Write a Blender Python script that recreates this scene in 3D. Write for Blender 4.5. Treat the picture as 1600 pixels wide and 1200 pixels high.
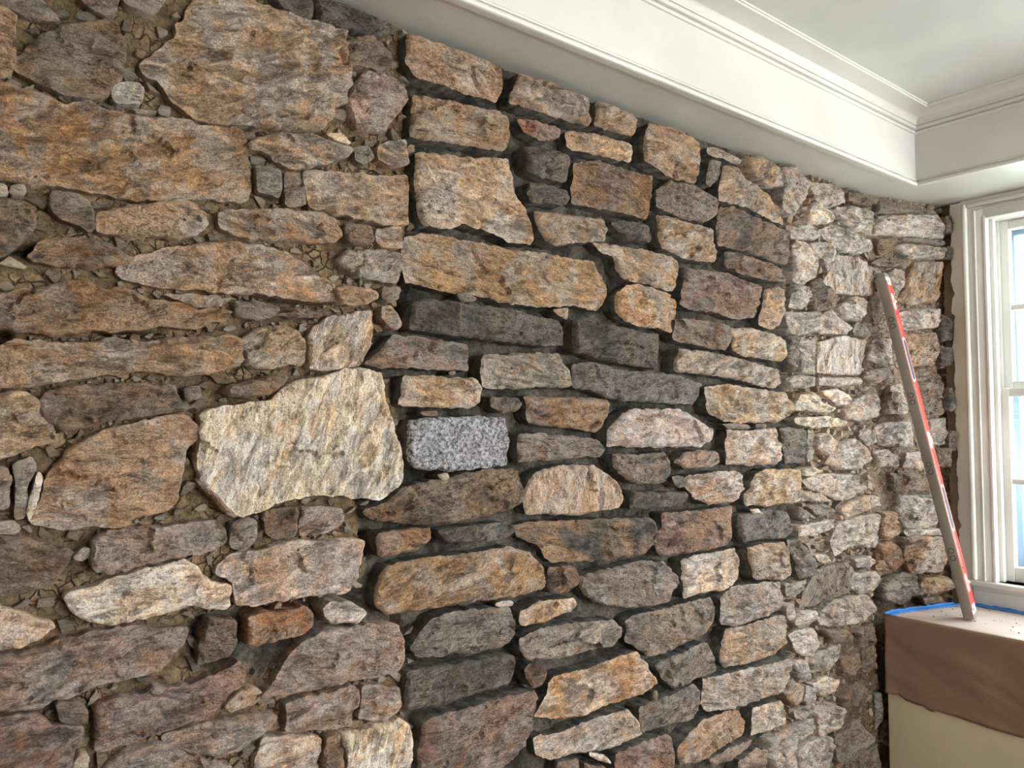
import bpy, bmesh, math, random
import numpy as np
from mathutils import Vector, Matrix
from mathutils.geometry import delaunay_2d_cdt

for o in list(bpy.data.objects):
    bpy.data.objects.remove(o, do_unlink=True)
scene = bpy.context.scene
COL = scene.collection
random.seed(7)
RNG = np.random.default_rng(11)

# ------------------------------------------------------------------ camera
FPX = 1202.0
PHI, PIT = math.radians(52.0), math.atan(60 / 1202)
CAM = np.array([0.0, -1.37, 1.55])
FWD = np.array([math.cos(PHI) * math.cos(PIT), math.sin(PHI) * math.cos(PIT), math.sin(PIT)])
RGT = np.array([math.sin(PHI), -math.cos(PHI), 0.0])
UPV = np.cross(RGT, FWD)
cd = bpy.data.cameras.new('camera')
cd.sensor_width = 36.0
cd.lens = FPX / 1600 * 36.0
cd.clip_start = 0.02
cam = bpy.data.objects.new('camera', cd)
COL.objects.link(cam)
cam.matrix_world = Matrix(((RGT[0], UPV[0], -FWD[0], CAM[0]), (RGT[1], UPV[1], -FWD[1], CAM[1]),
                           (RGT[2], UPV[2], -FWD[2], CAM[2]), (0, 0, 0, 1)))
scene.camera = cam

# ------------------------------------------------------------------ light
world = bpy.data.worlds.new('World')
scene.world = world
world.use_nodes = True
bg = world.node_tree.nodes['Background']
bg.inputs[0].default_value = (0.86, 0.94, 1.0, 1)
bg.inputs[1].default_value = 15.5

def area_light(name, loc, target, sx, sy, power, color):
    l = bpy.data.lights.new(name, 'AREA')
    l.shape = 'RECTANGLE'; l.size = sx; l.size_y = sy
    l.energy = power; l.color = color
    o = bpy.data.objects.new(name, l)
    COL.objects.link(o)
    o.location = loc
    o.rotation_euler = (Vector(target) - Vector(loc)).to_track_quat('-Z', 'Y').to_euler()
    return o

# rear: windows inferred behind the camera; bay: unseen lamp added for stronger light
area_light('daylight_rear_window', (1.6, -4.3, 1.6), (0.2, 0, 1.4), 2.0, 1.5, 37, (1.0, 0.955, 0.905))
area_light('bay_fill_light', (2.98, -2.71, 1.60), (0.6, 0, 1.4), 1.0, 1.25, 56, (1.0, 0.98, 0.96))

vs = scene.view_settings
vs.view_transform = 'Standard'
vs.look = 'None'
vs.exposure = 0.0
vs.gamma = 1.0
vs.use_curve_mapping = False

# ------------------------------------------------------------------ helpers
def ray(u, v):
    return FWD + RGT * (u - 800) / FPX + UPV * (600 - v) / FPX

def hit(u, v, O, N):
    d = ray(u, v)
    return CAM + d * (np.dot(O - CAM, N) / np.dot(d, N))

def project(p):
    q = np.asarray(p) - CAM
    z = q @ FWD
    return 800 + FPX * (q @ RGT) / z, 600 - FPX * (q @ UPV) / z

def lin(c):
    out = []
    for v in c:
        v /= 255.0
        out.append(v / 12.92 if v <= 0.04045 else ((v + 0.055) / 1.055) ** 2.4)
    return tuple(out)

def link(o, parent=None):
    COL.objects.link(o)
    if parent is not None:
        o.parent = parent
    return o

def empty(name, loc=(0, 0, 0), parent=None):
    o = bpy.data.objects.new(name, None)
    o.empty_display_size = 0.05
    link(o, parent)
    o.location = loc
    return o

def mesh_obj(name, verts, faces, mat, parent=None, loc=(0, 0, 0), smooth=False, angle=None):
    me = bpy.data.meshes.new(name)
    me.from_pydata([tuple(v) for v in verts], [], [tuple(f) for f in faces])
    if smooth:
        me.polygons.foreach_set('use_smooth', [True] * len(me.polygons))
        if angle is not None:
            me.set_sharp_from_angle(angle=angle)
    me.materials.append(mat)
    me.update()
    o = bpy.data.objects.new(name, me)
    link(o, parent)
    o.location = loc
    return o

def fix_normals(o):
    bm = bmesh.new(); bm.from_mesh(o.data)
    bmesh.ops.recalc_face_normals(bm, faces=bm.faces)
    bm.to_mesh(o.data); bm.free()
    return o

def tag(o, label=None, cat=None, group=None, kind=None):
    if label: o['label'] = label
    if cat: o['category'] = cat
    if group: o['group'] = group
    if kind: o['kind'] = kind
    return o

def boxes(name, specs, mat, parent=None, bevel=0.0, loc=(0, 0, 0), segs=2):
    """one mesh made of axis-aligned boxes (x0,x1,y0,y1,z0,z1)"""
    bm = bmesh.new()
    for (x0, x1, y0, y1, z0, z1) in specs:
        vs_ = [bm.verts.new(p) for p in ((x0, y0, z0), (x1, y0, z0), (x1, y1, z0), (x0, y1, z0),
                                         (x0, y0, z1), (x1, y0, z1), (x1, y1, z1), (x0, y1, z1))]
        for f in ((0, 3, 2, 1), (4, 5, 6, 7), (0, 1, 5, 4), (1, 2, 6, 5), (2, 3, 7, 6), (3, 0, 4, 7)):
            bm.faces.new([vs_[i] for i in f])
    bmesh.ops.recalc_face_normals(bm, faces=bm.faces)
    if bevel:
        bmesh.ops.bevel(bm, geom=list(bm.edges), offset=bevel, segments=segs, affect='EDGES', profile=0.5)
    me = bpy.data.meshes.new(name)
    bm.to_mesh(me); bm.free()
    me.materials.append(mat)
    if bevel:
        me.polygons.foreach_set('use_smooth', [True] * len(me.polygons))
        me.set_sharp_from_angle(angle=math.radians(50))
    o = bpy.data.objects.new(name, me)
    link(o, parent)
    o.location = loc
    return o

# numpy gradient noise -------------------------------------------------------
_perm = np.random.default_rng(5).permutation(512).astype(np.int64)
_perm = np.concatenate([_perm, _perm, _perm])
_ga = np.random.default_rng(6).uniform(0, 2 * math.pi, 512)
_gx, _gy = np.cos(_ga), np.sin(_ga)

def noise2(x, y):
    xi = np.floor(x).astype(np.int64); yi = np.floor(y).astype(np.int64)
    xf = x - xi; yf = y - yi
    u = xf * xf * xf * (xf * (xf * 6 - 15) + 10); v = yf * yf * yf * (yf * (yf * 6 - 15) + 10)
    def g(ix, iy, dx, dy):
        h = _perm[(_perm[ix & 511] + iy) & 511] & 511
        return _gx[h] * dx + _gy[h] * dy
    a = g(xi, yi, xf, yf); b = g(xi + 1, yi, xf - 1, yf)
    c = g(xi, yi + 1, xf, yf - 1); d = g(xi + 1, yi + 1, xf - 1, yf - 1)
    return (a + (b - a) * u + ((c + (d - c) * u) - (a + (b - a) * u)) * v) * 1.5

def fbm(x, y, oct=4, gain=0.5):
    s = 0.0; a = 1.0
    for i in range(oct):
        s = s + a * noise2(x + 17.3 * i, y - 9.1 * i)
        x = x * 2.03; y = y * 2.03; a *= gain
    return s

# ------------------------------------------------------------------ materials
def new_mat(name):
    m = bpy.data.materials.new(name)
    m.use_nodes = True
    nt = m.node_tree
    return m, nt, nt.nodes['Principled BSDF']

class NB:
    """small node builder"""
    def __init__(self, nt): self.nt = nt
    def add(self, t, **kw):
        n = self.nt.nodes.new(t)
        for k, v in kw.items(): setattr(n, k, v)
        return n
    def lk(self, a, b): self.nt.links.new(a, b)
    def noise(self, vec, scale, detail=4, rough=0.55, dist=0.0):
        n = self.add('ShaderNodeTexNoise')
        n.inputs['Scale'].default_value = scale; n.inputs['Detail'].default_value = detail
        n.inputs['Roughness'].default_value = rough; n.inputs['Distortion'].default_value = dist
        if vec is not None: self.lk(vec, n.inputs['Vector'])
        return n.outputs['Fac']
    def ramp(self, fac, lo, hi, a=0.0, b=1.0):
        n = self.add('ShaderNodeMapRange', interpolation_type='SMOOTHSTEP')
        n.inputs['From Min'].default_value = lo; n.inputs['From Max'].default_value = hi
        n.inputs['To Min'].default_value = a; n.inputs['To Max'].default_value = b
        self.lk(fac, n.inputs['Value'])
        return n.outputs['Result']
    def math(self, op, a, b=None):
        n = self.add('ShaderNodeMath', operation=op)
        for i, x in enumerate((a, b)):
            if x is None: continue
            if isinstance(x, (int, float)): n.inputs[i].default_value = x
            else: self.lk(x, n.inputs[i])
        return n.outputs[0]
    def mix(self, fac, a, b, blend='MIX'):
        n = self.add('ShaderNodeMix', data_type='RGBA', blend_type=blend)
        for i, x in ((0, fac), (6, a), (7, b)):
            if isinstance(x, (int, float)): n.inputs[i].default_value = x
            elif isinstance(x, tuple): n.inputs[i].default_value = (*x, 1)
            else: self.lk(x, n.inputs[i])
        return n.outputs[2]
    def bump(self, h, dist, strength=1.0, normal=None):
        n = self.add('ShaderNodeBump')
        n.inputs['Distance'].default_value = dist; n.inputs['Strength'].default_value = strength
        self.lk(h, n.inputs['Height'])
        if normal is not None: self.lk(normal, n.inputs['Normal'])
        return n.outputs[0]

def stone_material(name, from_vertex=False, granite=False):
    m, nt, bs = new_mat(name)
    b = NB(nt)
    tc = b.add('ShaderNodeTexCoord')
    if from_vertex:
        vc = b.add('ShaderNodeVertexColor', layer_name='Col')
        base = vc.outputs['Color']; vec = tc.outputs['Object']; rust = None
    else:
        oi = b.add('ShaderNodeObjectInfo')
        base = oi.outputs['Color']
        at = b.add('ShaderNodeAttribute', attribute_type='OBJECT', attribute_name='rust')
        rust = at.outputs['Fac']
        aa = b.add('ShaderNodeAttribute', attribute_type='OBJECT', attribute_name='grain')
        rot = b.add('ShaderNodeVectorRotate', rotation_type='Y_AXIS')
        b.lk(tc.outputs['Object'], rot.inputs['Vector'])
        b.lk(aa.outputs['Fac'], rot.inputs['Angle'])
        ad = b.add('ShaderNodeVectorMath', operation='ADD')
        off = b.add('ShaderNodeCombineXYZ')
        r100 = b.math('MULTIPLY', oi.outputs['Random'], 40.0)
        b.lk(r100, off.inputs[0]); b.lk(r100, off.inputs[2])
        b.lk(rot.outputs[0], ad.inputs[0]); b.lk(off.outputs[0], ad.inputs[1])
        vec = ad.outputs[0]
    mp = b.add('ShaderNodeMapping')
    mp.inputs['Scale'].default_value = (1.0, 1.0, 2.6)
    b.lk(vec, mp.inputs['Vector'])
    svec = mp.outputs[0]
    nA = b.noise(vec, 7, 5, 0.6, 0.6)           # large patches
    nG = b.noise(vec, 11, 6, 0.6, 0.8)
    nB = b.noise(svec, 16, 10, 0.72, 1.0)       # streaks
    nD = b.noise(svec, 48, 8, 0.70, 0.8)        # mid grain
    nC = b.noise(vec, 300, 4, 0.7)              # crystals
    nE = b.noise(vec, 24, 9, 0.75, 1.4)
    nF = b.noise(svec, 20, 7, 0.66, 2.2)
    hs = b.add('ShaderNodeHueSaturation')
    hs.inputs['Saturation'].default_value = 0.42; hs.inputs['Value'].default_value = 0.98
    b.lk(base, hs.inputs['Color'])
    grey = hs.outputs[0]
    brown = b.mix(1.0, base, (0.86, 0.66, 0.46), 'MULTIPLY')
    nH = b.noise(svec, 8, 6, 0.62, 1.0)
    c0 = b.mix(b.ramp(nG, 0.44, 0.56, 0.0, 0.85), base, grey)
    c0 = b.mix(b.ramp(nH, 0.52, 0.62, 0.0, 0.6), c0, brown)
    if rust is not None:
        rf = b.math('MULTIPLY', b.ramp(nA, 0.40, 0.60), rust)
        c0 = b.mix(rf, c0, b.mix(b.ramp(nD, 0.35, 0.65), (0.17, 0.080, 0.034), (0.43, 0.265, 0.135)))
    dark = b.mix(1.0, c0, (0.36, 0.34, 0.325), 'MULTIPLY')
    lite = b.mix(1.0, c0, (1.95, 1.86, 1.76), 'MULTIPLY')
    c = b.mix(b.ramp(nB, 0.36, 0.64), dark, lite)
    c = b.mix(b.ramp(nD, 0.44, 0.62, 0.0, 0.62), c, dark)
    ridge = b.math('SUBTRACT', 1.0, b.math('MULTIPLY', b.math('ABSOLUTE', b.math('SUBTRACT', nF, 0.5)), 13.0))
    ridge = b.ramp(ridge, 0.0, 1.0)
    vein = b.math('MULTIPLY', ridge, b.ramp(nA, 0.40, 0.62, 0.10, 0.75))
    c = b.mix(vein, c, b.mix(0.25, lite, (0.62, 0.55, 0.45)))
    c = b.mix(b.ramp(nE, 0.57, 0.70, 0.0, 0.65), c, (0.06, 0.051, 0.043))
    c = b.mix(1.0, c, b.ramp(nC, 0.30, 0.70, 0.62, 1.42), 'MULTIPLY')
    geo = b.add('ShaderNodeNewGeometry')
    edge_lite = b.math('MULTIPLY', b.ramp(geo.outputs['Pointiness'], 0.52, 0.60, 0.0, 0.75), b.ramp(nD, 0.35, 0.6, 0.2, 1.0))  # pale chipped edges, with edge highlights put into the colour
    c = b.mix(edge_lite, c, b.mix(0.25, lite, (0.55, 0.48, 0.39)))
    if granite:
        sp = b.noise(vec, 130, 6, 0.85)
        c = b.mix(b.ramp(sp, 0.40, 0.60), b.mix(1.0, base, (0.16, 0.17, 0.19), 'MULTIPLY'), b.mix(1.0, base, (1.55, 1.55, 1.58), 'MULTIPLY'))
        c = b.mix(b.ramp(nE, 0.52, 0.68, 0.0, 0.6), c, (0.05, 0.05, 0.055))
    b.lk(c, bs.inputs['Base Color'])
    bs.inputs['Roughness'].default_value = 0.8
    bs.inputs['Specular IOR Level'].default_value = 0.3
    h = b.math('ADD', b.math('MULTIPLY', nD, 1.0), b.math('MULTIPLY', nC, 0.20))
    h = b.math('ADD', h, b.math('MULTIPLY', nB, 1.3))
    h = b.math('ADD', h, b.math('MULTIPLY', ridge, 0.10))
    b.lk(b.bump(h, 0.013, 1.0), bs.inputs['Normal'])
    return m

def mortar_material():
    m, nt, bs = new_mat('mortar')
    b = NB(nt)
    tc = b.add('ShaderNodeTexCoord')
    zone = b.add('ShaderNodeAttribute', attribute_name='fresh').outputs['Fac']
    damp = b.add('ShaderNodeAttribute', attribute_name='soil').outputs['Fac']
    v = tc.outputs['Object']
    n1 = b.noise(v, 14, 6, 0.6, 0.3); n2 = b.noise(v, 120, 5, 0.7); n3 = b.noise(v, 420, 3, 0.6)
    pale = b.add('ShaderNodeAttribute', attribute_name='pale').outputs['Fac']
    old = b.mix(b.ramp(n1, 0.35, 0.65), lin((104, 85, 64)), lin((152, 128, 99)))
    old = b.mix(pale, old, b.mix(b.ramp(n1, 0.35, 0.65), lin((134, 114, 97)), lin((178, 157, 137))))
    soil = b.mix(b.ramp(n1, 0.35, 0.65), lin((84, 70, 55)), lin((130, 109, 85)))
    old = b.mix(damp, old, soil)
    vo = b.add('ShaderNodeTexVoronoi', feature='DISTANCE_TO_EDGE')
    vo.inputs['Scale'].default_value = 46.0
    wv = b.add('ShaderNodeVectorMath', operation='MULTIPLY_ADD')
    wn = b.add('ShaderNodeTexNoise'); wn.inputs['Scale'].default_value = 30.0
    b.lk(v, wn.inputs['Vector'])
    b.lk(wn.outputs['Color'], wv.inputs[0]); wv.inputs[1].default_value = (.02, .02, .02); b.lk(v, wv.inputs[2])
    b.lk(wv.outputs[0], vo.inputs['Vector'])
    crack = b.math('MULTIPLY', b.ramp(vo.outputs['Distance'], 0.0, 0.09, 1.0, 0.0), b.ramp(n1, 0.45, 0.6))
    old = b.mix(b.math('MULTIPLY', crack, 0.8), old, lin((40, 33, 26)))
    fresh = b.mix(b.ramp(n1, 0.35, 0.65), lin((46, 43, 38)), lin((104, 98, 87)))
    c = b.mix(zone, old, fresh)
    c = b.mix(1.0, c, b.ramp(n2, 0.3, 0.7, 0.6, 1.35), 'MULTIPLY')
    b.lk(c, bs.inputs['Base Color'])
    bs.inputs['Roughness'].default_value = 0.95
    bs.inputs['Specular IOR Level'].default_value = 0.15
    h = b.math('ADD', b.math('MULTIPLY', n2, 1.0), b.math('MULTIPLY', n3, 0.35))
    h = b.math('SUBTRACT', h, b.math('MULTIPLY', b.math('MULTIPLY', crack, 0.7), b.math('SUBTRACT', 1.0, zone)))
    b.lk(b.bump(h, 0.010, 1.0), bs.inputs['Normal'])
    return m

def smear_material():
    """fresh mortar smeared over the sides of the reset stones"""
    m, nt, bs = new_mat('mortar_smear')
    b = NB(nt)
    v = b.add('ShaderNodeTexCoord').outputs['Object']
    n1 = b.noise(v, 30, 5, 0.6); n2 = b.noise(v, 140, 5, 0.7)
    c = b.mix(b.ramp(n1, 0.35, 0.65), lin((52, 48, 43)), lin((102, 95, 84)))
    b.lk(c, bs.inputs['Base Color'])
    bs.inputs['Roughness'].default_value = 0.95
    b.lk(b.bump(n2, 0.008, 1.0), bs.inputs['Normal'])
    return m

def paint(name, rgb, rough=0.45, bump=0.0008, scale=35, var=0.06):
    m, nt, bs = new_mat(name)
    b = NB(nt)
    tc = b.add('ShaderNodeTexCoord')
    n1 = b.noise(tc.outputs['Object'], 3.0, 4); n2 = b.noise(tc.outputs['Object'], scale, 4)
    l = lin(rgb)
    c = b.mix(b.ramp(n1, 0.35, 0.65), tuple(x * (1 - var) for x in l), tuple(min(1, x * (1 + var)) for x in l))
    b.lk(c, bs.inputs['Base Color'])
    bs.inputs['Roughness'].default_value = rough
    bs.inputs['Specular IOR Level'].default_value = 0.4
    if bump: b.lk(b.bump(n2, bump, 1.0), bs.inputs['Normal'])
    return m

def metal(name, rgb, rough, metallic=1.0, var=0.15):
    m = paint(name, rgb, rough, 0.0002, 60, var)
    m.node_tree.nodes['Principled BSDF'].inputs['Metallic'].default_value = metallic
    return m

M_STONE = stone_material('stone')
M_GRANITE = stone_material('granite', False, True)
M_CHIP = stone_material('stone_chips', True)
M_MORTAR = mortar_material()
M_SMEAR = smear_material()
M_TRIM = paint('white_paint', (194, 192, 184), 0.32, 0.0006)
M_SASH = paint('window_paint', (212, 210, 203), 0.35, 0.0005)
M_CEIL = paint('ceiling_paint', (188, 189, 183), 0.6, 0.0005)
M_WALL = paint('cream_wall_paint', (192, 182, 162), 0.5, 0.0010)
M_WALL2 = paint('pale_wall_paint', (236, 231, 223), 0.5, 0.0010)
M_BOX = paint('cream_box_paint', (222, 208, 182), 0.5, 0.0010)
M_PLASTER = paint('raw_plaster', (196, 176, 154), 0.9, 0.004, 90, 0.15)
M_FLOOR = paint('floor_boards', (120, 88, 58), 0.5, 0.001, 40, 0.2)
M_PAPER = paint('rosin_paper', (132, 104, 85), 0.55, 0.0010, 60, 0.10)
M_PAPER_GLARE = paint('paper_sky_glare', (186, 168, 156), 0.5, 0.0010, 60, 0.12)  # top of the paper: sky glare put into a paler colour
M_STORM = paint('storm_frame_paint', (150, 172, 200), 0.5, 0.0004)
M_TAPE = paint('blue_tape', (44, 108, 178), 0.6, 0.0006, 120, 0.12)
M_RED = paint('red_enamel', (236, 82, 72), 0.25, 0.0, 40, 0.04)
M_EDGE = metal('worn_aluminium', (134, 125, 112), 0.5, 0.45)
M_GREYCAP = paint('grey_rubber', (112, 106, 98), 0.6, 0.0005)
M_DARK = paint('dark_rubber', (56, 58, 58), 0.7, 0.0005)
M_WHITE = paint('white_plastic', (232, 232, 226), 0.35, 0.0)
M_GRASS = paint('paled_lawn', (196, 200, 186), 0.9, 0.02, 20, 0.3)  # lawn made paler, the overexposed view is put into its colour

def glass_material(name='window_glass'):
    m = bpy.data.materials.new(name)
    m.use_nodes = True
    nt = m.node_tree
    nt.nodes.clear()
    b = NB(nt)
    tr = b.add('ShaderNodeBsdfTransparent'); tr.inputs[0].default_value = (0.95, 0.98, 0.98, 1)
    gl = b.add('ShaderNodeBsdfGlossy'); gl.inputs['Roughness'].default_value = 0.02
    mx = b.add('ShaderNodeMixShader'); mx.inputs[0].default_value = 0.06
    out = b.add('ShaderNodeOutputMaterial')
    b.lk(tr.outputs[0], mx.inputs[1]); b.lk(gl.outputs[0], mx.inputs[2]); b.lk(mx.outputs[0], out.inputs[0])
    return m
M_GLASS = glass_material()

def vial_material():
    m, nt, bs = new_mat('vial_liquid')
    b = NB(nt)
    n = b.noise(b.add('ShaderNodeTexCoord').outputs['Object'], 30)
    b.lk(b.mix(n, lin((206, 208, 190)), lin((228, 228, 214))), bs.inputs['Base Color'])
    bs.inputs['Roughness'].default_value = 0.1
    return m
M_VIAL = vial_material()
# Outline of every stone of the wall: colour code, then the outline (pixels of the 1600x1200 photograph, carried onto the wall plane below)
STONES_OLD = """
T|-20,0 0,8 27,25 23,80 25,92 17,115 -20,120
B|25,88 45,75 68,50 112,35 172,27 188,35 190,52 197,70 195,100 190,125 172,147 145,156 88,140 58,126 27,112
N|174,135 190,127 217,128 228,140 222,160 200,162 185,162 175,155
T|302,0 310,-15 400,-8 400,2 432,12 465,23 495,33 522,41 545,45 540,60 543,92 550,110 547,135 540,145 539,162 522,167 520,185 500,202 450,200 400,197 375,193 325,190 300,180 270,155 250,125 225,115 222,100 240,82 275,58 282,35 293,28
G|125,-10 188,-10 182,18 165,25 140,12 125,0
P|192,-10 262,-10 257,2 240,24 215,15 192,2
G|-10,-12 60,-12 75,10 100,33 60,30 28,20 0,5
O|-25,122 0,125 20,135 62,145 105,160 140,157 175,172 225,182 295,185 315,195 375,197 385,207 388,230 393,255 391,290 389,310 383,314 325,308 262,313 190,307 140,297 75,288 37,285 0,275 -25,270
N|-8,288 12,288 13,306 -8,308
N|14,288 40,287 42,305 15,305
B|-25,312 0,312 45,313 58,335 57,352 40,372 28,385 0,402 -25,410
B|77,305 80,298 100,297 125,303 140,315 147,330 151,353 143,364 125,355 95,342 80,328
T|153,335 160,328 175,327 207,320 250,315 287,309 307,317 322,330 326,347 318,362 287,372 250,368 190,366 155,362
Q|42,400 55,385 70,375 95,370 140,371 162,377 187,390 212,405 200,411 150,418 100,415 55,410
T|342,330 360,325 400,326 462,327 507,330 525,340 536,365 525,380 495,378 450,373 400,373 370,367 345,352
T|183,422 200,408 225,397 262,385 312,382 370,378 400,382 450,395 485,417 512,435 525,445 523,462 530,472 500,472 450,465 400,457 355,457 300,450 250,450 212,440 187,430
T|526,450 542,446 575,450 592,455 594,467 575,475 550,477 530,470
Q|-25,465 0,460 45,450 75,445 120,438 142,438 165,455 185,448 212,455 240,468 287,472 305,482 362,482 355,500 300,512 250,510 200,517 145,517 75,523 25,515 0,513 -25,512
T|255,460 300,458 347,465 345,480 305,479 285,470
T|-25,545 0,540 20,532 57,532 105,535 145,535 175,528 220,535 250,530 300,527 362,523 375,532 379,560 370,572 325,583 287,590 250,585 220,578 175,585 112,593 75,600 20,605 -25,605
T|380,530 400,512 425,510 452,510 470,520 478,535 481,555 475,568 425,575 395,577 382,570
U|480,530 490,512 510,497 540,490 584,486 585,512 580,540 565,570 540,576 500,578 482,575 484,550
G|365,470 400,470 425,475 441,483 425,497 395,500 370,492
B|427,494 465,483 522,486 517,493 475,496
T|475,267 500,266 537,269 600,275 640,273 641,300 637,352 612,351 560,343 545,335 515,329 485,323 480,300
G|400,258 425,262 438,265 441,300 436,310 425,304 402,300
B|445,268 470,268 477,300 480,320 455,324 445,318
T|388,222 400,213 437,207 487,208 507,217 530,225 552,234 540,245 507,257 462,262 432,252 425,240 395,232
W|508,209 535,207 550,225 528,222
P|545,150 556,127 570,110 600,114 622,122 635,138 638,158 620,180 602,206 575,205 560,200 548,185 542,165
B|545,63 570,54 585,55 612,82 613,102 600,108 585,107 552,100 545,82
D|490,-10 512,-5 540,5 575,22 622,43 610,52 595,54 560,48 548,40 500,30 494,10
D|430,-8 485,-8 491,10 488,28 462,20 440,8
T|590,228 607,220 635,218 640,258 612,258 592,248
G|552,230 575,227 585,246 570,258 556,250
T|587,357 628,354 629,388 597,386 587,375
B|540,347 580,354 584,375 575,383 545,378 538,362
N|527,407 542,392 575,389 628,394 630,420 623,442 600,440 562,432 537,420
T|597,478 610,477 622,490 628,508 620,516 605,508 595,493
B|598,447 625,450 622,468 605,475 597,466
B|62,622 75,612 105,603 200,600 270,602 280,625 308,635 290,643 250,646 200,655 160,660 132,670 100,676 75,660 65,640
T|-25,615 0,615 40,613 55,620 66,632 63,643 70,657 84,663 92,688 62,697 37,705 12,716 -25,725
P|-25,728 0,730 11,730 17,745 16,770 19,782 10,795 -25,802
N|20,724 50,713 57,730 44,755 44,785 40,812 24,813 22,750
W|60,733 67,742 64,772 46,820 43,795 51,765
T|100,707 110,700 140,685 160,675 187,667 225,657 257,650 287,649 305,660 315,668 312,682 297,695 292,707 290,725 285,740 282,770 277,785 270,795 212,810 197,825 150,822 112,826 87,826 50,820 52,807 66,780 69,755 77,737 95,720
W|316,645 350,635 400,628 425,625 445,605 462,595 500,590 540,578 570,577 597,583 600,625 612,657 622,695 630,725 629,748 612,770 595,780 562,778 500,772 445,782 420,795 400,802 377,808 350,780 315,750 313,725 314,695 317,670
B|350,608 365,599 400,592 440,584 455,588 440,603 425,616 385,622 355,618
G|285,606 313,602 316,622 292,627
B|305,750 314,750 372,806 366,810 345,797
P|147,845 175,830 212,824 262,822 340,814 355,827 356,845 337,862 305,868 275,872 225,883 175,895 152,895 145,870
B|-25,838 0,838 25,838 57,845 90,854 117,864 110,875 95,895 90,908 75,918 37,928 0,932 -25,934
N|-25,815 25,815 35,828 20,835 -25,835
N|113,872 130,854 143,858 141,870 125,879
W|102,940 112,925 150,915 175,902 200,897 250,884 290,876 312,885 316,900 340,912 362,915 360,950 340,953 290,948 250,962 200,972 165,977 135,968 112,955
U|345,885 360,870 375,865 400,862 430,853 450,847 500,846 540,842 570,844 565,870 558,900 547,922 535,928 475,932 437,940 400,947 378,947 366,938 370,912 342,900
G|362,817 385,810 400,813 402,845 380,862 362,858 359,842
B|412,800 440,793 468,794 464,820 464,838 430,843 415,835
P|471,793 500,791 536,795 537,812 530,823 505,834 470,838 467,820
U|-25,942 0,945 22,955 47,967 82,973 87,982 62,1000 32,1012 0,1017 -25,1020
P|-25,1030 0,1025 32,1022 75,1010 100,1000 150,987 212,978 237,985 297,982 287,1010 270,1032 250,1050 190,1065 150,1075 127,1085 100,1092 85,1092 65,1108 0,1110 -25,1110
B|88,1099 125,1095 138,1110 135,1130 95,1131
M|-25,1125 0,1122 55,1115 83,1135 130,1136 132,1157 115,1178 110,1225 -25,1225
M|147,1105 175,1092 225,1085 240,1073 275,1075 325,1060 375,1035 388,1055 385,1070 362,1085 347,1107 325,1125 287,1132 250,1145 212,1160 160,1178 147,1172 150,1125
K|325,966 370,969 371,1007 360,1025 310,1040 315,987
R|387,965 400,960 450,955 478,946 488,955 492,978 475,993 437,1000 400,1010 388,1010
U|505,950 520,941 550,940 576,958 560,976 540,974 522,975 505,962
P|410,1090 430,1065 450,1030 470,1005 505,987 540,982 580,975 620,977 632,1000 630,1040 615,1055 590,1060 560,1063 535,1067 500,1077 462,1084 425,1091
P|448,1100 487,1087 520,1082 552,1072 564,1080 561,1102 550,1112 550,1136 500,1141 449,1146
T|568,1072 590,1071 626,1075 628,1100 612,1122 595,1128 562,1122 564,1107
T|350,1105 372,1082 400,1072 412,1084 403,1098 380,1108 360,1113
P|255,1155 300,1140 350,1125 400,1116 436,1119 425,1137 400,1158 370,1178 330,1183 300,1178 265,1168
U|398,1225 400,1187 412,1153 450,1151 495,1152 508,1158 498,1190 493,1225
B|512,1155 533,1150 540,1170 535,1225 502,1225 507,1190
W|536,1150 575,1140 612,1130 625,1122 640,1135 645,1162 640,1225 540,1225 545,1190
P|135,1225 165,1197 210,1174 255,1162 290,1177 330,1192 362,1197 358,1225
U|114,1192 125,1180 140,1185 130,1225 113,1225
"""
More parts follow.
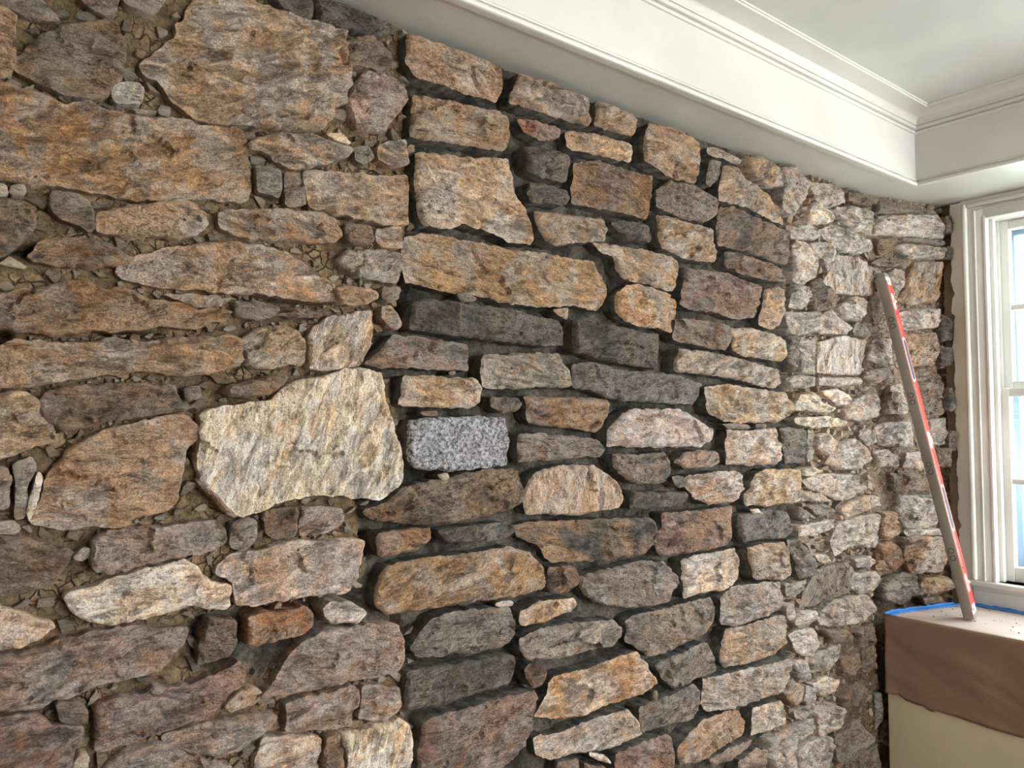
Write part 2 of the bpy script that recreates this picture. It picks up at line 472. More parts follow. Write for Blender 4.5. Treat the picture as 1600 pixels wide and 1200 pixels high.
STONES_PATCH = """
T|633,52 650,55 687,67 750,87 790,103 788,135 777,160 725,145 687,132 650,120 636,100
T|648,144 675,152 725,162 775,170 795,185 799,212 790,236 750,230 700,222 650,216 641,210 645,175
C|650,238 700,240 745,245 798,247 805,280 810,307 825,325 839,368 835,382 800,377 762,360 725,350 705,358 662,352 651,337 649,300 648,262
O|640,367 662,363 687,366 737,375 800,390 850,393 875,400 932,408 955,447 957,460 950,472 937,485 900,476 885,478 850,480 800,475 762,465 712,457 670,447 640,440 632,420 635,395
D|645,472 662,466 725,472 800,484 850,495 877,500 885,517 882,540 850,540 800,536 750,528 675,520 641,515 642,490
P|567,570 595,545 617,522 650,526 735,537 736,580 700,578 650,576 575,573
N|757,552 800,553 875,551 887,580 890,605 850,606 800,607 760,607 754,580
C|632,588 680,586 700,590 745,590 757,605 755,632 738,638 700,637 650,636 622,632 630,612
B|765,620 790,620 812,622 818,632 808,643 785,645 768,636
L|638,655 687,652 750,650 790,653 796,687 793,727 750,733 700,737 650,733 636,722
B|566,798 612,782 630,762 662,755 705,745 750,735 800,732 812,736 815,755 822,768 820,785 800,795 750,810 700,819 637,820 580,812
R|590,832 637,826 674,824 674,842 660,855 625,866 592,870 588,850
D|685,828 725,823 790,817 806,819 808,832 795,842 725,850 695,847
O|592,900 605,885 650,872 712,867 800,853 830,865 850,885 854,903 853,920 800,934 750,940 700,947 650,955 605,962 585,945 587,920
D|808,822 830,817 875,814 950,810 1020,809 1027,828 1020,853 1010,865 950,875 862,880 852,865 845,852 812,840
U|822,775 827,750 845,735 875,727 930,726 955,742 972,760 980,780 972,795 950,797 925,800 907,806 875,805 823,803
G|810,677 850,676 900,682 935,687 949,702 940,712 900,716 850,721 808,723
Q|820,618 862,619 912,621 950,624 950,645 940,670 932,676 887,668 845,665 827,660
I|948,672 970,648 990,638 1065,639 1087,652 1119,672 1115,688 1100,698 1025,699 950,698
G|957,708 1000,710 1040,706 1051,722 1053,740 1035,755 1007,757 980,752 959,730
P|1055,722 1072,707 1095,702 1125,707 1127,722 1120,730 1070,733
G|1050,745 1065,743 1075,750 1073,760 1060,763 1053,755
D|987,767 1025,769 1076,770 1075,783 1050,793 987,796 985,785
U|1077,745 1112,738 1150,735 1164,743 1163,765 1150,783 1125,788 1107,789 1087,778 1077,762
M|1035,802 1070,800 1112,795 1147,791 1147,820 1139,852 1100,860 1062,867 1032,870 1025,850 1028,835 1037,820
U|1064,874 1100,865 1155,857 1161,875 1160,903 1145,920 1100,927 1068,936 1067,905
G|905,900 935,892 975,883 1000,875 1037,878 1057,897 1063,910 1058,922 1040,940 1020,948 982,951 940,945 912,930 905,915
K|860,888 900,883 904,905 900,915 890,926 862,929 855,915
C|815,955 845,940 900,934 905,945 897,955 867,965 850,975 815,978 812,968
N|812,998 845,982 900,973 962,969 973,980 973,995 960,1010 912,1020 870,1030 825,1031 813,1018
G|978,970 1000,960 1025,955 1062,945 1112,934 1121,950 1120,972 1105,990 1070,1005 1040,1022 1012,1026 980,1002
Y|868,1057 920,1045 955,1030 995,1018 1012,1037 1030,1068 1000,1087 955,1100 912,1120 862,1125 838,1123 858,1088 863,1065
K|820,1045 832,1037 852,1040 855,1050 845,1073 832,1075 822,1062
G|640,1018 660,985 687,962 725,954 800,949 804,970 800,997 787,1010 750,1018 700,1025 655,1029
D|640,1050 675,1042 725,1036 800,1024 808,1027 810,1050 800,1070 750,1082 700,1100 650,1110 629,1110 633,1080
M|662,1130 685,1118 715,1112 762,1098 800,1088 838,1080 841,1095 833,1125 828,1150 815,1170 800,1187 780,1205 765,1225 650,1225 655,1180
U|840,1155 875,1148 912,1130 980,1107 995,1125 1000,1147 975,1160 945,1172 900,1178 862,1190 842,1182
G|1023,1040 1062,1022 1105,1003 1115,1020 1114,1050 1085,1062 1077,1070 1050,1076 1035,1060
G|1000,1107 1030,1095 1062,1080 1085,1068 1096,1080 1095,1107 1085,1125 1050,1133 1003,1146
M|962,1180 980,1170 1000,1160 1047,1147 1055,1162 1056,1225 962,1225
T|1057,1172 1075,1147 1100,1125 1137,1112 1162,1112 1172,1130 1165,1150 1137,1162 1100,1190 1060,1195
W|920,1175 950,1182 958,1195 922,1184
M|872,1192 905,1186 910,1225 868,1225
Q|914,1193 950,1200 957,1225 915,1225
P|1110,1190 1137,1172 1180,1158 1172,1172 1140,1190 1115,1197
P|1155,1190 1185,1170 1203,1174 1200,1195 1199,1225 1150,1225
U|1176,1108 1205,1098 1220,1093 1228,1112 1230,1130 1200,1143 1176,1151
N|1101,1062 1145,1052 1200,1038 1232,1030 1236,1058 1222,1082 1200,1090 1150,1108 1110,1113 1098,1103
T|1135,985 1175,975 1200,966 1228,960 1233,975 1230,1010 1210,1023 1175,1037 1132,1044 1125,1030
N|1128,935 1150,917 1200,909 1222,910 1224,950 1200,962 1150,980 1128,977
T|1167,855 1200,848 1228,847 1238,865 1240,900 1225,906 1180,905 1170,880
G|1232,845 1250,842 1265,862 1274,885 1272,900 1248,905 1243,880
F|1153,805 1200,795 1235,800 1245,832 1225,842 1200,842 1162,848 1152,835
C|1163,778 1182,742 1200,733 1250,733 1254,760 1250,785 1200,791 1165,790
U|1137,672 1175,672 1214,668 1218,690 1221,718 1210,727 1170,728 1137,725
G|1222,669 1240,667 1258,670 1260,700 1257,722 1230,725 1226,700
C|1102,605 1137,600 1200,610 1228,613 1238,630 1236,648 1215,660 1175,661 1135,660 1107,645
B|1130,663 1150,661 1172,663 1173,670 1140,670
G|1180,663 1198,662 1198,670 1182,669
F|897,568 925,565 975,578 1025,582 1062,587 1098,600 1098,620 1087,632 1037,630 975,627 947,620 930,612 895,605
N|1053,580 1055,560 1062,545 1100,548 1150,558 1200,572 1222,578 1224,600 1210,607 1190,603 1150,592 1100,585
D|895,498 950,506 1000,518 1040,522 1038,550 1034,576 987,570 937,560 897,550 893,525
Y|962,460 980,445 1000,444 1037,455 1060,470 1058,505 1052,520 1032,513 1000,510 972,500 960,485
T|930,377 970,383 1012,390 1050,400 1064,408 1062,435 1055,456 1012,445 975,436 962,420 960,400 940,393
M|1070,417 1100,422 1137,425 1160,437 1188,446 1188,467 1180,495 1155,500 1112,486 1087,485 1066,478 1067,450
B|1060,497 1100,500 1142,508 1144,530 1135,548 1100,542 1057,532 1056,520
C|1147,512 1175,512 1205,520 1228,530 1230,552 1225,565 1200,562 1160,555 1147,548
T|1195,452 1215,447 1226,452 1228,480 1220,508 1212,515 1192,508 1190,492
B|1130,395 1150,393 1200,410 1225,420 1230,440 1200,438 1160,428 1133,415
B|1127,323 1150,322 1200,347 1228,362 1230,390 1227,415 1200,405 1160,391 1123,382 1121,350
T|1125,300 1130,258 1150,260 1175,285 1200,300 1220,330 1226,352 1200,340 1165,323 1125,312
T|1025,335 1050,338 1087,350 1115,358 1119,382 1120,410 1087,408 1062,400 1037,388 1028,365
G|1030,295 1052,281 1087,290 1112,305 1120,320 1117,340 1100,347 1075,343 1030,322
T|1008,250 1005,220 1017,192 1050,197 1082,210 1100,220 1099,247 1092,270 1087,287 1050,277 1025,262
T|1108,228 1130,232 1160,250 1157,258 1125,246 1110,240
G|1110,249 1127,253 1122,280 1112,292 1103,284
Q|902,252 937,250 987,267 1024,275 1020,300 1017,325 1012,343 975,332 925,322 902,315 899,290
D|820,227 855,230 892,242 893,265 887,284 850,278 822,267
D|828,285 850,285 885,298 888,310 885,320 855,318 830,315 826,300
T|837,328 887,335 945,342 951,360 947,375 900,380 865,384 850,372 840,350
D|957,347 975,342 1012,352 1020,368 1018,378 987,374 968,364
T|797,160 803,135 814,112 850,123 887,136 920,153 921,175 920,198 887,188 850,176 812,165
T|932,158 950,160 975,170 997,185 996,200 990,213 955,205 930,195
C|888,202 937,210 987,224 991,240 988,254 950,246 892,230
R|810,185 837,187 878,200 877,215 850,220 820,205
W|772,944 785,938 802,939 800,947 776,949
G|713,460 725,455 746,466 740,472 720,471
N|682,741 700,738 704,748 690,752
B|655,643 685,642 684,650 660,650
T|862,484 889,480 887,500 872,493
W|1170,796 1185,794 1192,803 1175,803
B|1020,1080 1027,1078 1028,1100 1018,1100
B|700,580 712,578 712,585 702,586
"""
STONES_CORNER = """
T|1170,245 1200,250 1222,268 1223,290 1200,285 1180,268
S|1225,262 1245,262 1262,285 1258,310 1240,335 1226,322 1229,290
S|1268,285 1300,288 1318,300 1320,315 1297,324 1280,313
W|1266,340 1272,322 1280,315 1290,327 1303,330 1303,345 1290,349 1270,347
S|1310,324 1330,322 1360,330 1366,366 1350,363 1325,349 1315,335
B|1330,299 1350,305 1363,312 1364,322 1340,318 1330,312
S|1284,362 1300,352 1337,362 1363,377 1364,390 1340,396 1307,386
S|1240,355 1260,350 1282,367 1275,374 1240,372
S|1240,385 1247,377 1260,380 1275,397 1280,415 1275,430 1255,443 1241,437 1239,408
S|1268,380 1300,379 1310,395 1307,408 1295,424 1290,408 1277,394
S|1294,440 1303,420 1313,400 1335,403 1366,420 1360,432 1364,460 1337,459 1307,456
B|1266,470 1270,442 1285,435 1296,450 1310,465 1305,478 1278,487
S|1237,480 1242,446 1264,449 1264,463 1258,481
S|1232,488 1275,488 1278,498 1275,518 1250,522 1232,517
S|1283,497 1300,484 1315,499 1335,513 1320,521 1287,520
S|1312,480 1340,463 1360,473 1355,490 1340,500 1322,496
G|1335,518 1340,504 1360,506 1366,517 1350,530
S|1281,537 1317,526 1353,533 1348,562 1345,583 1310,585 1282,580
S|1251,529 1273,533 1275,583 1255,580 1253,555
G|1233,525 1246,528 1250,570 1238,580 1232,565
S|1359,538 1375,529 1393,531 1395,566 1370,568 1357,561
S|1354,580 1390,574 1391,588 1375,598 1354,590
N|1229,592 1250,585 1278,590 1275,603 1240,606
S|1284,590 1340,590 1345,600 1310,603 1285,602
W|1244,637 1255,620 1272,613 1283,627 1306,638 1294,647 1267,641 1247,640
W|1287,612 1310,608 1331,620 1329,632 1310,632
S|1322,640 1340,624 1366,616 1378,637 1370,651 1345,657 1324,652
W|1247,653 1295,651 1320,657 1318,666 1275,668 1248,662
U|1278,681 1295,678 1312,690 1309,702 1292,711 1280,700
S|1294,722 1313,694 1339,687 1358,705 1361,717 1342,733 1311,732
S|1341,679 1350,669 1365,673 1371,691 1355,696
N|1264,672 1274,680 1272,715 1264,722 1262,700
S|1260,753 1282,742 1330,742 1349,763 1337,773 1317,785 1300,776 1270,763
W|1257,735 1270,730 1287,736 1270,743 1259,743
U|1258,768 1285,772 1300,783 1275,784 1258,782
S|1370,668 1385,661 1425,660 1429,696 1400,700 1376,694
S|1366,705 1385,702 1402,712 1400,730 1372,728
U|1320,797 1330,784 1355,775 1384,778 1384,788 1350,799 1325,809
G|1265,790 1292,789 1311,799 1283,808
G|1249,792 1262,800 1270,806 1255,813 1249,808
S|1250,822 1305,812 1306,825 1275,837 1250,837
S|1302,845 1309,821 1340,808 1373,805 1376,828 1370,855 1335,851 1309,867
T|1379,801 1397,801 1407,829 1390,842 1379,837
S|1338,874 1362,869 1369,878 1362,887 1343,887
G|1278,893 1320,880 1331,889 1325,924 1300,934 1272,946 1255,949 1264,920
W|1276,868 1290,866 1300,877 1285,881
N|1229,913 1260,908 1262,921 1238,935 1230,929
S|1330,917 1336,896 1369,894 1377,908 1369,921 1345,927
N|1282,962 1306,940 1349,931 1361,945 1363,958 1340,972 1310,979 1288,976
S|1243,973 1260,958 1277,956 1279,968 1250,980
S|1229,946 1239,944 1244,961 1236,970 1230,964
S|1236,994 1251,985 1274,984 1281,1008 1273,1024 1250,1022
N|1269,1033 1281,1020 1312,1007 1312,1025 1297,1046 1270,1050
S|1240,1036 1261,1033 1266,1063 1250,1058
T|1226,1084 1238,1062 1254,1073 1252,1095 1243,1106
S|1256,1095 1261,1072 1274,1076 1276,1095 1262,1102
W|1272,1070 1292,1057 1312,1064 1307,1080 1285,1089
S|1245,1113 1274,1100 1276,1110 1256,1125 1246,1123
S|1279,1118 1296,1100 1319,1108 1309,1138 1286,1152
S|1203,1172 1208,1156 1238,1137 1273,1124 1276,1142 1255,1157 1222,1172
S|1249,1225 1252,1171 1276,1158 1301,1155 1298,1180 1284,1225
S|1206,1186 1221,1177 1224,1195 1219,1225 1204,1225
S|1228,1181 1244,1168 1246,1190 1239,1225 1228,1225
B|1317,1032 1345,1022 1345,1045 1320,1058
B|1312,1087 1340,1067 1363,1081 1345,1104 1316,1104
G|1307,1142 1340,1127 1363,1151 1340,1188 1311,1189
G|1347,1182 1373,1167 1380,1200 1370,1225 1346,1225
B|1342,987 1366,975 1366,1008 1346,1013
B|1350,1018 1368,1010 1371,1045 1350,1050
B|1352,1058 1371,1054 1373,1076 1368,1078
G|1368,1088 1378,1084 1381,1122 1368,1140
G|1384,1132 1388,1127 1390,1165 1380,1160
B|1310,1190 1335,1195 1338,1225 1300,1225
B|1290,985 1325,985 1335,1003 1300,1005
S|1368,347 1380,337 1425,336 1465,336 1475,348 1474,371 1425,367 1370,366
G|1374,318 1412,325 1462,329 1462,334 1376,333
S|1400,385 1415,380 1477,387 1476,403 1420,403
B|1371,373 1395,371 1401,377 1394,394 1376,397
G|1408,370 1474,375 1474,383 1420,377
B|1363,409 1387,401 1424,408 1416,416 1375,416
S|1392,426 1400,421 1414,423 1412,443 1400,471 1391,450
T|1405,468 1416,440 1431,411 1475,411 1470,440 1463,469 1425,474
S|1402,491 1425,484 1468,483 1464,511 1425,515 1408,511
T|1412,524 1463,521 1468,548 1460,569 1425,572 1416,560
B|1427,579 1461,575 1472,600 1471,647 1450,651 1440,620
S|1386,645 1394,606 1410,601 1421,645
S|1449,657 1481,654 1478,693 1460,695
B|1463,701 1487,701 1485,729 1468,727
S|1412,730 1419,708 1438,706 1445,732
B|1395,740 1425,740 1449,753 1452,767 1399,767
S|1407,776 1454,774 1467,810 1450,824 1416,825 1402,796
T|1417,842 1437,839 1476,841 1484,865 1471,892 1426,894 1416,866
Q|1372,851 1392,845 1411,861 1413,880 1390,893 1370,889
S|1418,829 1469,826 1476,836 1421,837
G|1382,918 1410,895 1429,899 1436,927 1410,943 1384,937
O|1441,915 1448,904 1484,903 1489,919 1462,928 1441,929
B|1445,935 1470,932 1474,944 1447,945
D|1470,492 1488,500 1489,530 1472,533
D|1471,541 1488,545 1489,570 1472,571
D|1478,338 1487,338 1487,365 1479,362
D|1480,385 1488,388 1488,405 1480,403
G|1484,608 1490,606 1492,640 1484,642
G|1484,676 1493,674 1494,704 1485,702
"""

# ------------------------------------------------------------------ the stone wall
Z_SOFFIT, Z_LEDGE, Z_CEIL = 2.368, 0.894, 2.612
X_CORNER, X_END = 2.66, 3.05

class Plane:
    def __init__(self, O, T):
        self.O = np.array(O, float); self.T = np.array(T, float); self.T /= np.linalg.norm(self.T)
        self.N = np.array([self.T[1], -self.T[0], 0.0])          # into the room
    def from_px(self, u, v, proud):
        p = hit(u, v, self.O + self.N * proud, self.N) - self.O
        return np.array([p @ self.T, p[2]])
    def world(self, s, z, o):
        s = np.asarray(s)
        return self.O[None] + s[:, None] * self.T[None] + np.asarray(o)[:, None] * self.N[None] + \
            np.asarray(z)[:, None] * np.array([[0, 0, 1.0]])

MAIN = Plane((0, 0, 0), (1, 0, 0))
SPLAY = Plane((X_CORNER, 0, 0), (0.40, -0.115, 0))

CODES = {'T': (160, 131, 100), 'B': (112, 91, 70), 'N': (152, 138, 121), 'G': (116, 104, 92), 'P': (140, 117, 102),
         'O': (160, 125, 84), 'Q': (134, 99, 64), 'U': (184, 160, 135), 'W': (198, 180, 153), 'D': (82, 76, 71),
         'C': (178, 150, 115), 'L': (178, 178, 178), 'R': (150, 98, 60), 'K': (80, 58, 46), 'M': (124, 97, 83),
         'Y': (192, 146, 96), 'F': (104, 98, 95), 'I': (180, 158, 146), 'S': (170, 156, 142)}
RUST = {'O': .38, 'Q': .6, 'R': .7, 'Y': .5, 'T': .26, 'B': .22, 'M': .3, 'C': .25, 'K': .3, 'U': .2, 'P': .18, 'D': .14, 'G': .12, 'N': .1}

def poly_inside(px, py, poly):
    ins = np.zeros(px.shape, bool)
    n = len(poly); j = n - 1
    for i in range(n):
        xi, yi = poly[i]; xj, yj = poly[j]
        if yi != yj:
            c = ((yi > py) != (yj > py)) & (px < (xj - xi) * (py - yi) / (yj - yi) + xi)
            ins ^= c
        j = i
    return ins

def seg_dist(P, poly):
    A = poly; B = np.roll(poly, -1, axis=0)
    AB = B - A; L = (AB ** 2).sum(1) + 1e-12
    AP = P[:, None, :] - A[None]
    t = np.clip((AP * AB[None]).sum(2) / L[None], 0, 1)
    d = AP - t[:, :, None] * AB[None]
    return np.sqrt((d ** 2).sum(2).min(1))

def outline(poly, step, rough, rng):
    """cut the corners a little, resample, roughen"""
    n = len(poly); q = []
    for i in range(n):
        a, b_, c = poly[i - 1], poly[i], poly[(i + 1) % n]
        la, lc = np.linalg.norm(a - b_), np.linalg.norm(c - b_)
        k = 0.0035
        q.append(b_ + (a - b_) * min(0.25, k / (la + 1e-9))); q.append(b_ + (c - b_) * min(0.25, k / (lc + 1e-9)))
    q = np.array(q)
    d = np.linalg.norm(np.roll(q, -1, axis=0) - q, axis=1)
    cum = np.concatenate([[0], np.cumsum(d)])
    m = max(10, int(cum[-1] / step))
    t = np.linspace(0, cum[-1], m, endpoint=False)
    qq = np.vstack([q, q[:1]])
    out = np.stack([np.interp(t, cum, qq[:, 0]), np.interp(t, cum, qq[:, 1])], 1)
    s = rng.uniform(0, 50)
    x0, y0 = out[:, 0].copy(), out[:, 1].copy()
    out[:, 0] += rough * (fbm(x0 * 38 + s, y0 * 38, 3, .6))
    out[:, 1] += rough * (fbm(x0 * 38, y0 * 38 + s + 7, 3, .6))
    return out

def stone_mesh(poly, spacing, proud, edge_r, drop, relief, grain, rng, rough=0.0035, depth=0.05, terr=True):
    """poly: (n,2) in the wall plane. Returns s, z, o arrays and triangle/quad faces of one stone."""
    bd = outline(poly, spacing, rough, rng)
    nb = len(bd)
    lo, hi = bd.min(0), bd.max(0)
    gx = np.arange(lo[0], hi[0], spacing); gz = np.arange(lo[1], hi[1], spacing * 0.87)
    X, Z = np.meshgrid(gx, gz)
    X = X + (np.arange(len(gz)) % 2)[:, None] * spacing * 0.5
    X = X + rng.uniform(-.22, .22, X.shape) * spacing; Z = Z + rng.uniform(-.22, .22, X.shape) * spacing
    P = np.stack([X.ravel(), Z.ravel()], 1)
    P = P[poly_inside(P[:, 0], P[:, 1], bd)]
    if len(P):
        P = P[seg_dist(P, bd) > spacing * 0.55]
    allp = np.vstack([bd, P]) if len(P) else bd
    r = delaunay_2d_cdt([Vector(p) for p in allp], [], [list(range(nb))], 1, 1e-7)
    V = np.array([(v.x, v.y) for v in r[0]]); Fc = [tuple(f) for f in r[2]]
    d = seg_dist(V, bd)
    c = V.mean(0); size = np.linalg.norm(hi - lo)
    ca, sa = math.cos(grain), math.sin(grain)
    a = (V[:, 0] - c[0]) * ca + (V[:, 1] - c[1]) * sa
    b_ = -(V[:, 0] - c[0]) * sa + (V[:, 1] - c[1]) * ca
    s0 = rng.uniform(0, 200)
    h = np.zeros(len(V))
    # overall tilt and two or three broken facets
    tl = rng.uniform(-.05, .05, 2)
    h += (V - c) @ tl
    for k in range(rng.integers(1, 4)):
        an = rng.uniform(0, 2 * math.pi); n_ = np.array([math.cos(an), math.sin(an)])
        off = rng.uniform(.10, .5) * size * 0.5
        h -= rng.uniform(.06, .24) * np.maximum(0, (V - c) @ n_ - off)
    # flakes: broken planes around scattered centres, warped so their rims run irregularly
    nsite = max(2, int((hi - lo).prod() / .0022))
    st = rng.uniform(lo, hi, (nsite, 2))
    Vw = V + .012 * np.stack([fbm(V[:, 0] * 30 + s0, V[:, 1] * 30, 3), fbm(V[:, 0] * 30, V[:, 1] * 30 - s0, 3)], 1)
    dd = (Vw[:, None, :] - st[None]) @ np.array([[ca, -sa * 1.7], [sa, ca * 1.7]])
    ni = (dd ** 2).sum(2).argmin(1)
    tlt = rng.uniform(-.16, .16, (nsite, 2)); ofs = rng.uniform(-1, 1, nsite)
    h += relief * .30 * ofs[ni] + ((V - st[ni]) * tlt[ni]).sum(1) * min(1, relief / .008)
    # bedding: stepped, drawn out along the grain
    t = fbm(a * 9 + s0, b_ * 26 - s0, 4) * 0.9
    if terr:
        k = t * 3.2; fl = np.floor(k); fr = k - fl
        t = (fl + np.clip((fr - .25) / .3, 0, 1)) / 3.2 * 0.6 + t * 0.4
    h += relief * .8 * t
    h += relief * 0.34 * fbm(a * 55 + s0, b_ * 95, 3)
    h += relief * 0.5 * fbm(V[:, 0] * 18 + s0, V[:, 1] * 18 - s0, 3)
    q = np.clip(d / edge_r, 0, 1)
    prof = np.sqrt(np.maximum(0, 1 - (1 - q) ** 2))
    o = proud + h * (0.35 + 0.65 * q) - drop * (1 - prof)
    o = np.maximum(o, 0.012 - (1 - q) * 0.005)
    # skirt back into the wall
    cnt = {}
    for f in Fc:
        for i in range(len(f)):
            e = (f[i], f[(i + 1) % len(f)])
            cnt[e] = 1
    be = [e for e in cnt if (e[1], e[0]) not in cnt]
    bv = sorted({i for e in be for i in e})
    n0 = len(V); m1 = {}; S = [V]; Oo = [o]
    for j, i in enumerate(bv): m1[i] = n0 + j
    S.append(V[bv]); Oo.append(np.full(len(bv), -depth))
    F2 = [(e[1], e[0], m1[e[0]], m1[e[1]]) for e in be]
    stone_mesh.nfront = len(Fc)
    return np.vstack(S), np.concatenate(Oo), Fc + F2

def parse(txt):
    for line in txt.strip().splitlines():
        c, pts = line.split('|')
        yield c, [tuple(float(x) for x in p.split(',')) for p in pts.split()]

def plane_for(pts):
    cu = sum(p[0] for p in pts) / len(pts); cv = sum(p[1] for p in pts) / len(pts)
    return SPLAY if cu > 1347 + (cv - 306) * 0.023 else MAIN

# wall bed of mortar ----------------------------------------------------------
PATCH_PX = [(628, 40), (640, 150), (640, 350), (628, 450), (588, 520), (562, 575), (612, 590), (632, 740), (560, 790), (572, 880),
            (560, 920), (480, 935), (380, 948), (300, 965), (298, 1045), (380, 1040), (400, 1062), (450, 1015), (500, 985), (575, 970),
            (634, 980), (634, 1060), (628, 1110), (645, 1140), (645, 1300), (1200, 1300), (1203, 1160), (1232, 1100), (1238, 1040),
            (1228, 940), (1240, 905), (1278, 900), (1270, 865), (1248, 840), (1256, 760), (1262, 700), (1242, 640), (1226, 590),
            (1232, 500), (1230, 380), (1224, 290), (1165, 235), (1000, 150), (800, 90)]
PATCH = np.array([MAIN.from_px(u, v, 0.0) for u, v in PATCH_PX])

def fresh_mask(S, Z):
    j = 0.012
    return poly_inside(S + j * noise2(S * 20, Z * 20), Z + j * noise2(S * 20 + 9, Z * 20), PATCH).astype(float)

# open voids where the bedding has fallen out: centre and half-size in photo pixels
HOLES = [(45, 392, 26, 8), (525, 334, 15, 6), (392, 203, 9, 5), (440, 466, 62, 6), (4, 522, 16, 12), (640, 190, 7, 60), (642, 300, 6, 55), (588, 562, 14, 16),
         (590, 782, 26, 9), (575, 855, 14, 24), (470, 940, 90, 8), (300, 700, 9, 18), (200, 520, 50, 5), (634, 470, 9, 30), (625, 1000, 8, 40),
         (1283, 425, 8, 10), (1388, 655, 20, 8), (1378, 935, 10, 22), (1430, 932, 60, 16), (1440, 897, 50, 6), (1480, 600, 10, 100), (1478, 800, 10, 90), (1408, 393, 10, 6)]

def bed(name, plane, s0, s1, z0, z1, step, is_main):
    ns, nz = int((s1 - s0) / step) + 1, int((z1 - z0) / step) + 1
    S, Z = np.meshgrid(np.linspace(s0, s1, ns), np.linspace(z0, z1, nz))
    S = S.ravel(); Z = Z.ravel()
    if is_main:
        fr = fresh_mask(S, Z)
        k = np.array([0.25, 0.5, 0.25])
        g = fr.reshape(nz, ns)
        for _ in range(2):
            g[1:-1] = (g[:-2] + 2 * g[1:-1] + g[2:]) / 4; g[:, 1:-1] = (g[:, :-2] + 2 * g[:, 1:-1] + g[:, 2:]) / 4
        fr = g.ravel()
        soil = np.clip((S - 2.28) / .2, 0, 1) * np.clip((0.93 - Z) / .12, 0, 1)
    else:
        fr = np.zeros(len(S)); soil = np.full(len(S), .35)
    pale = np.clip((S - 1.9) / .2, 0, 1) if is_main else np.ones(len(S))
    lum = fbm(S * 22, Z * 34, 4)
    fine = fbm(S * 75, Z * 75, 3)
    o_old = -0.003 + 0.006 * lum + 0.003 * fine + soil * 0.010 + soil * 0.012 * np.abs(fbm(S * 40, Z * 40, 3))
    o_old = o_old - 0.009 * pale * (1 - soil)
    o_new = -0.020 + 0.006 * lum + 0.004 * fine
    o = o_old * (1 - fr) + o_new * fr
    if not is_main:
        o = o - 0.035 * np.clip((S - 0.36) / .04, 0, 1)
    for (u, v, a, c) in HOLES:
        if (plane is MAIN) != (u < 1366): continue
        P = plane.from_px(u, v, 0); Pa = plane.from_px(u + a, v, 0); Pc = plane.from_px(u, v + c, 0)
        ra, rc = abs(Pa[0] - P[0]), abs(Pc[1] - P[1])
        q = ((S - P[0]) / ra) ** 2 + ((Z - P[1]) / rc) ** 2
        o = o - .042 * np.clip(1.6 - q, 0, 1)
    W = plane.world(S, Z, o)
    idx = np.arange(ns * nz).reshape(nz, ns)
    q = np.stack([idx[:-1, :-1], idx[:-1, 1:], idx[1:, 1:], idx[1:, :-1]], -1).reshape(-1, 4)
    me = bpy.data.meshes.new(name)
    me.vertices.add(len(W)); me.vertices.foreach_set('co', W.ravel())
    me.loops.add(q.size); me.loops.foreach_set('vertex_index', q.ravel())
    me.polygons.add(len(q)); me.polygons.foreach_set('loop_start', np.arange(0, q.size, 4))
    me.update(calc_edges=True)
    me.polygons.foreach_set('use_smooth', np.ones(len(q), bool))
    for nm, arr in (('fresh', fr), ('soil', soil), ('pale', pale)):
        at = me.attributes.new(nm, 'FLOAT', 'POINT'); at.data.foreach_set('value', arr.astype(np.float32))
    me.materials.append(M_MORTAR)
    me.validate()
    o_ = bpy.data.objects.new(name, me)
    return link(o_)

wall = bed('wall_left', MAIN, -1.7, X_CORNER + 0.03, 0.0, Z_SOFFIT + 0.02, 0.0065, True)
tag(wall, 'rough fieldstone wall with a band of freshly mortared stones in its middle', kind='structure')
corner = bed('wall_corner', SPLAY, -0.01, 0.52, 0.0, Z_SOFFIT + 0.02, 0.0065, False)
tag(corner, 'narrow return of old fieldstone between the long stone wall and the window', kind='structure')

# coverage raster (4 mm) of the main plane, to find the gaps
RS = 0.004; RX0, RZ0 = -1.7, 0.0; RNX, RNZ = int((X_CORNER + 1.7) / RS), int(Z_SOFFIT / RS)
GX, GZ = np.meshgrid(RX0 + (np.arange(RNX) + .5) * RS, (np.arange(RNZ) + .5) * RS)
COVER = np.zeros((RNZ, RNX), bool)
def cover(poly):
    lo, hi = poly.min(0), poly.max(0)
    i0, i1 = max(0, int((lo[0] - RX0) / RS)), min(RNX, int((hi[0] - RX0) / RS) + 2)
    k0, k1 = max(0, int((lo[1] - RZ0) / RS)), min(RNZ, int((hi[1] - RZ0) / RS) + 2)
    if i1 > i0 and k1 > k0:
        COVER[k0:k1, i0:i1] |= poly_inside(GX[k0:k1, i0:i1], GZ[k0:k1, i0:i1], poly)

# hand-set qualities for a few stones, found by their first outline point: grain angle, relief factor
SPECIAL = {(316, 645): (1.3, 1.0), (536, 1150): (1.3, 1.0), (480, 530): (1.1, 1.0), (566, 798): (0.25, 1.5), (638, 655): (0.4, 0.7),
           (1294, 440): (1.5, .8), (1281, 537): (1.4, .7), (1278, 893): (1.1, .9), (822, 775): (1.4, .8), (1405, 468): (1.0, .9)}

EXTRA_RUST = {(808, 822): .75, (1035, 802): .7, (978, 970): .4, (860, 888): .6}

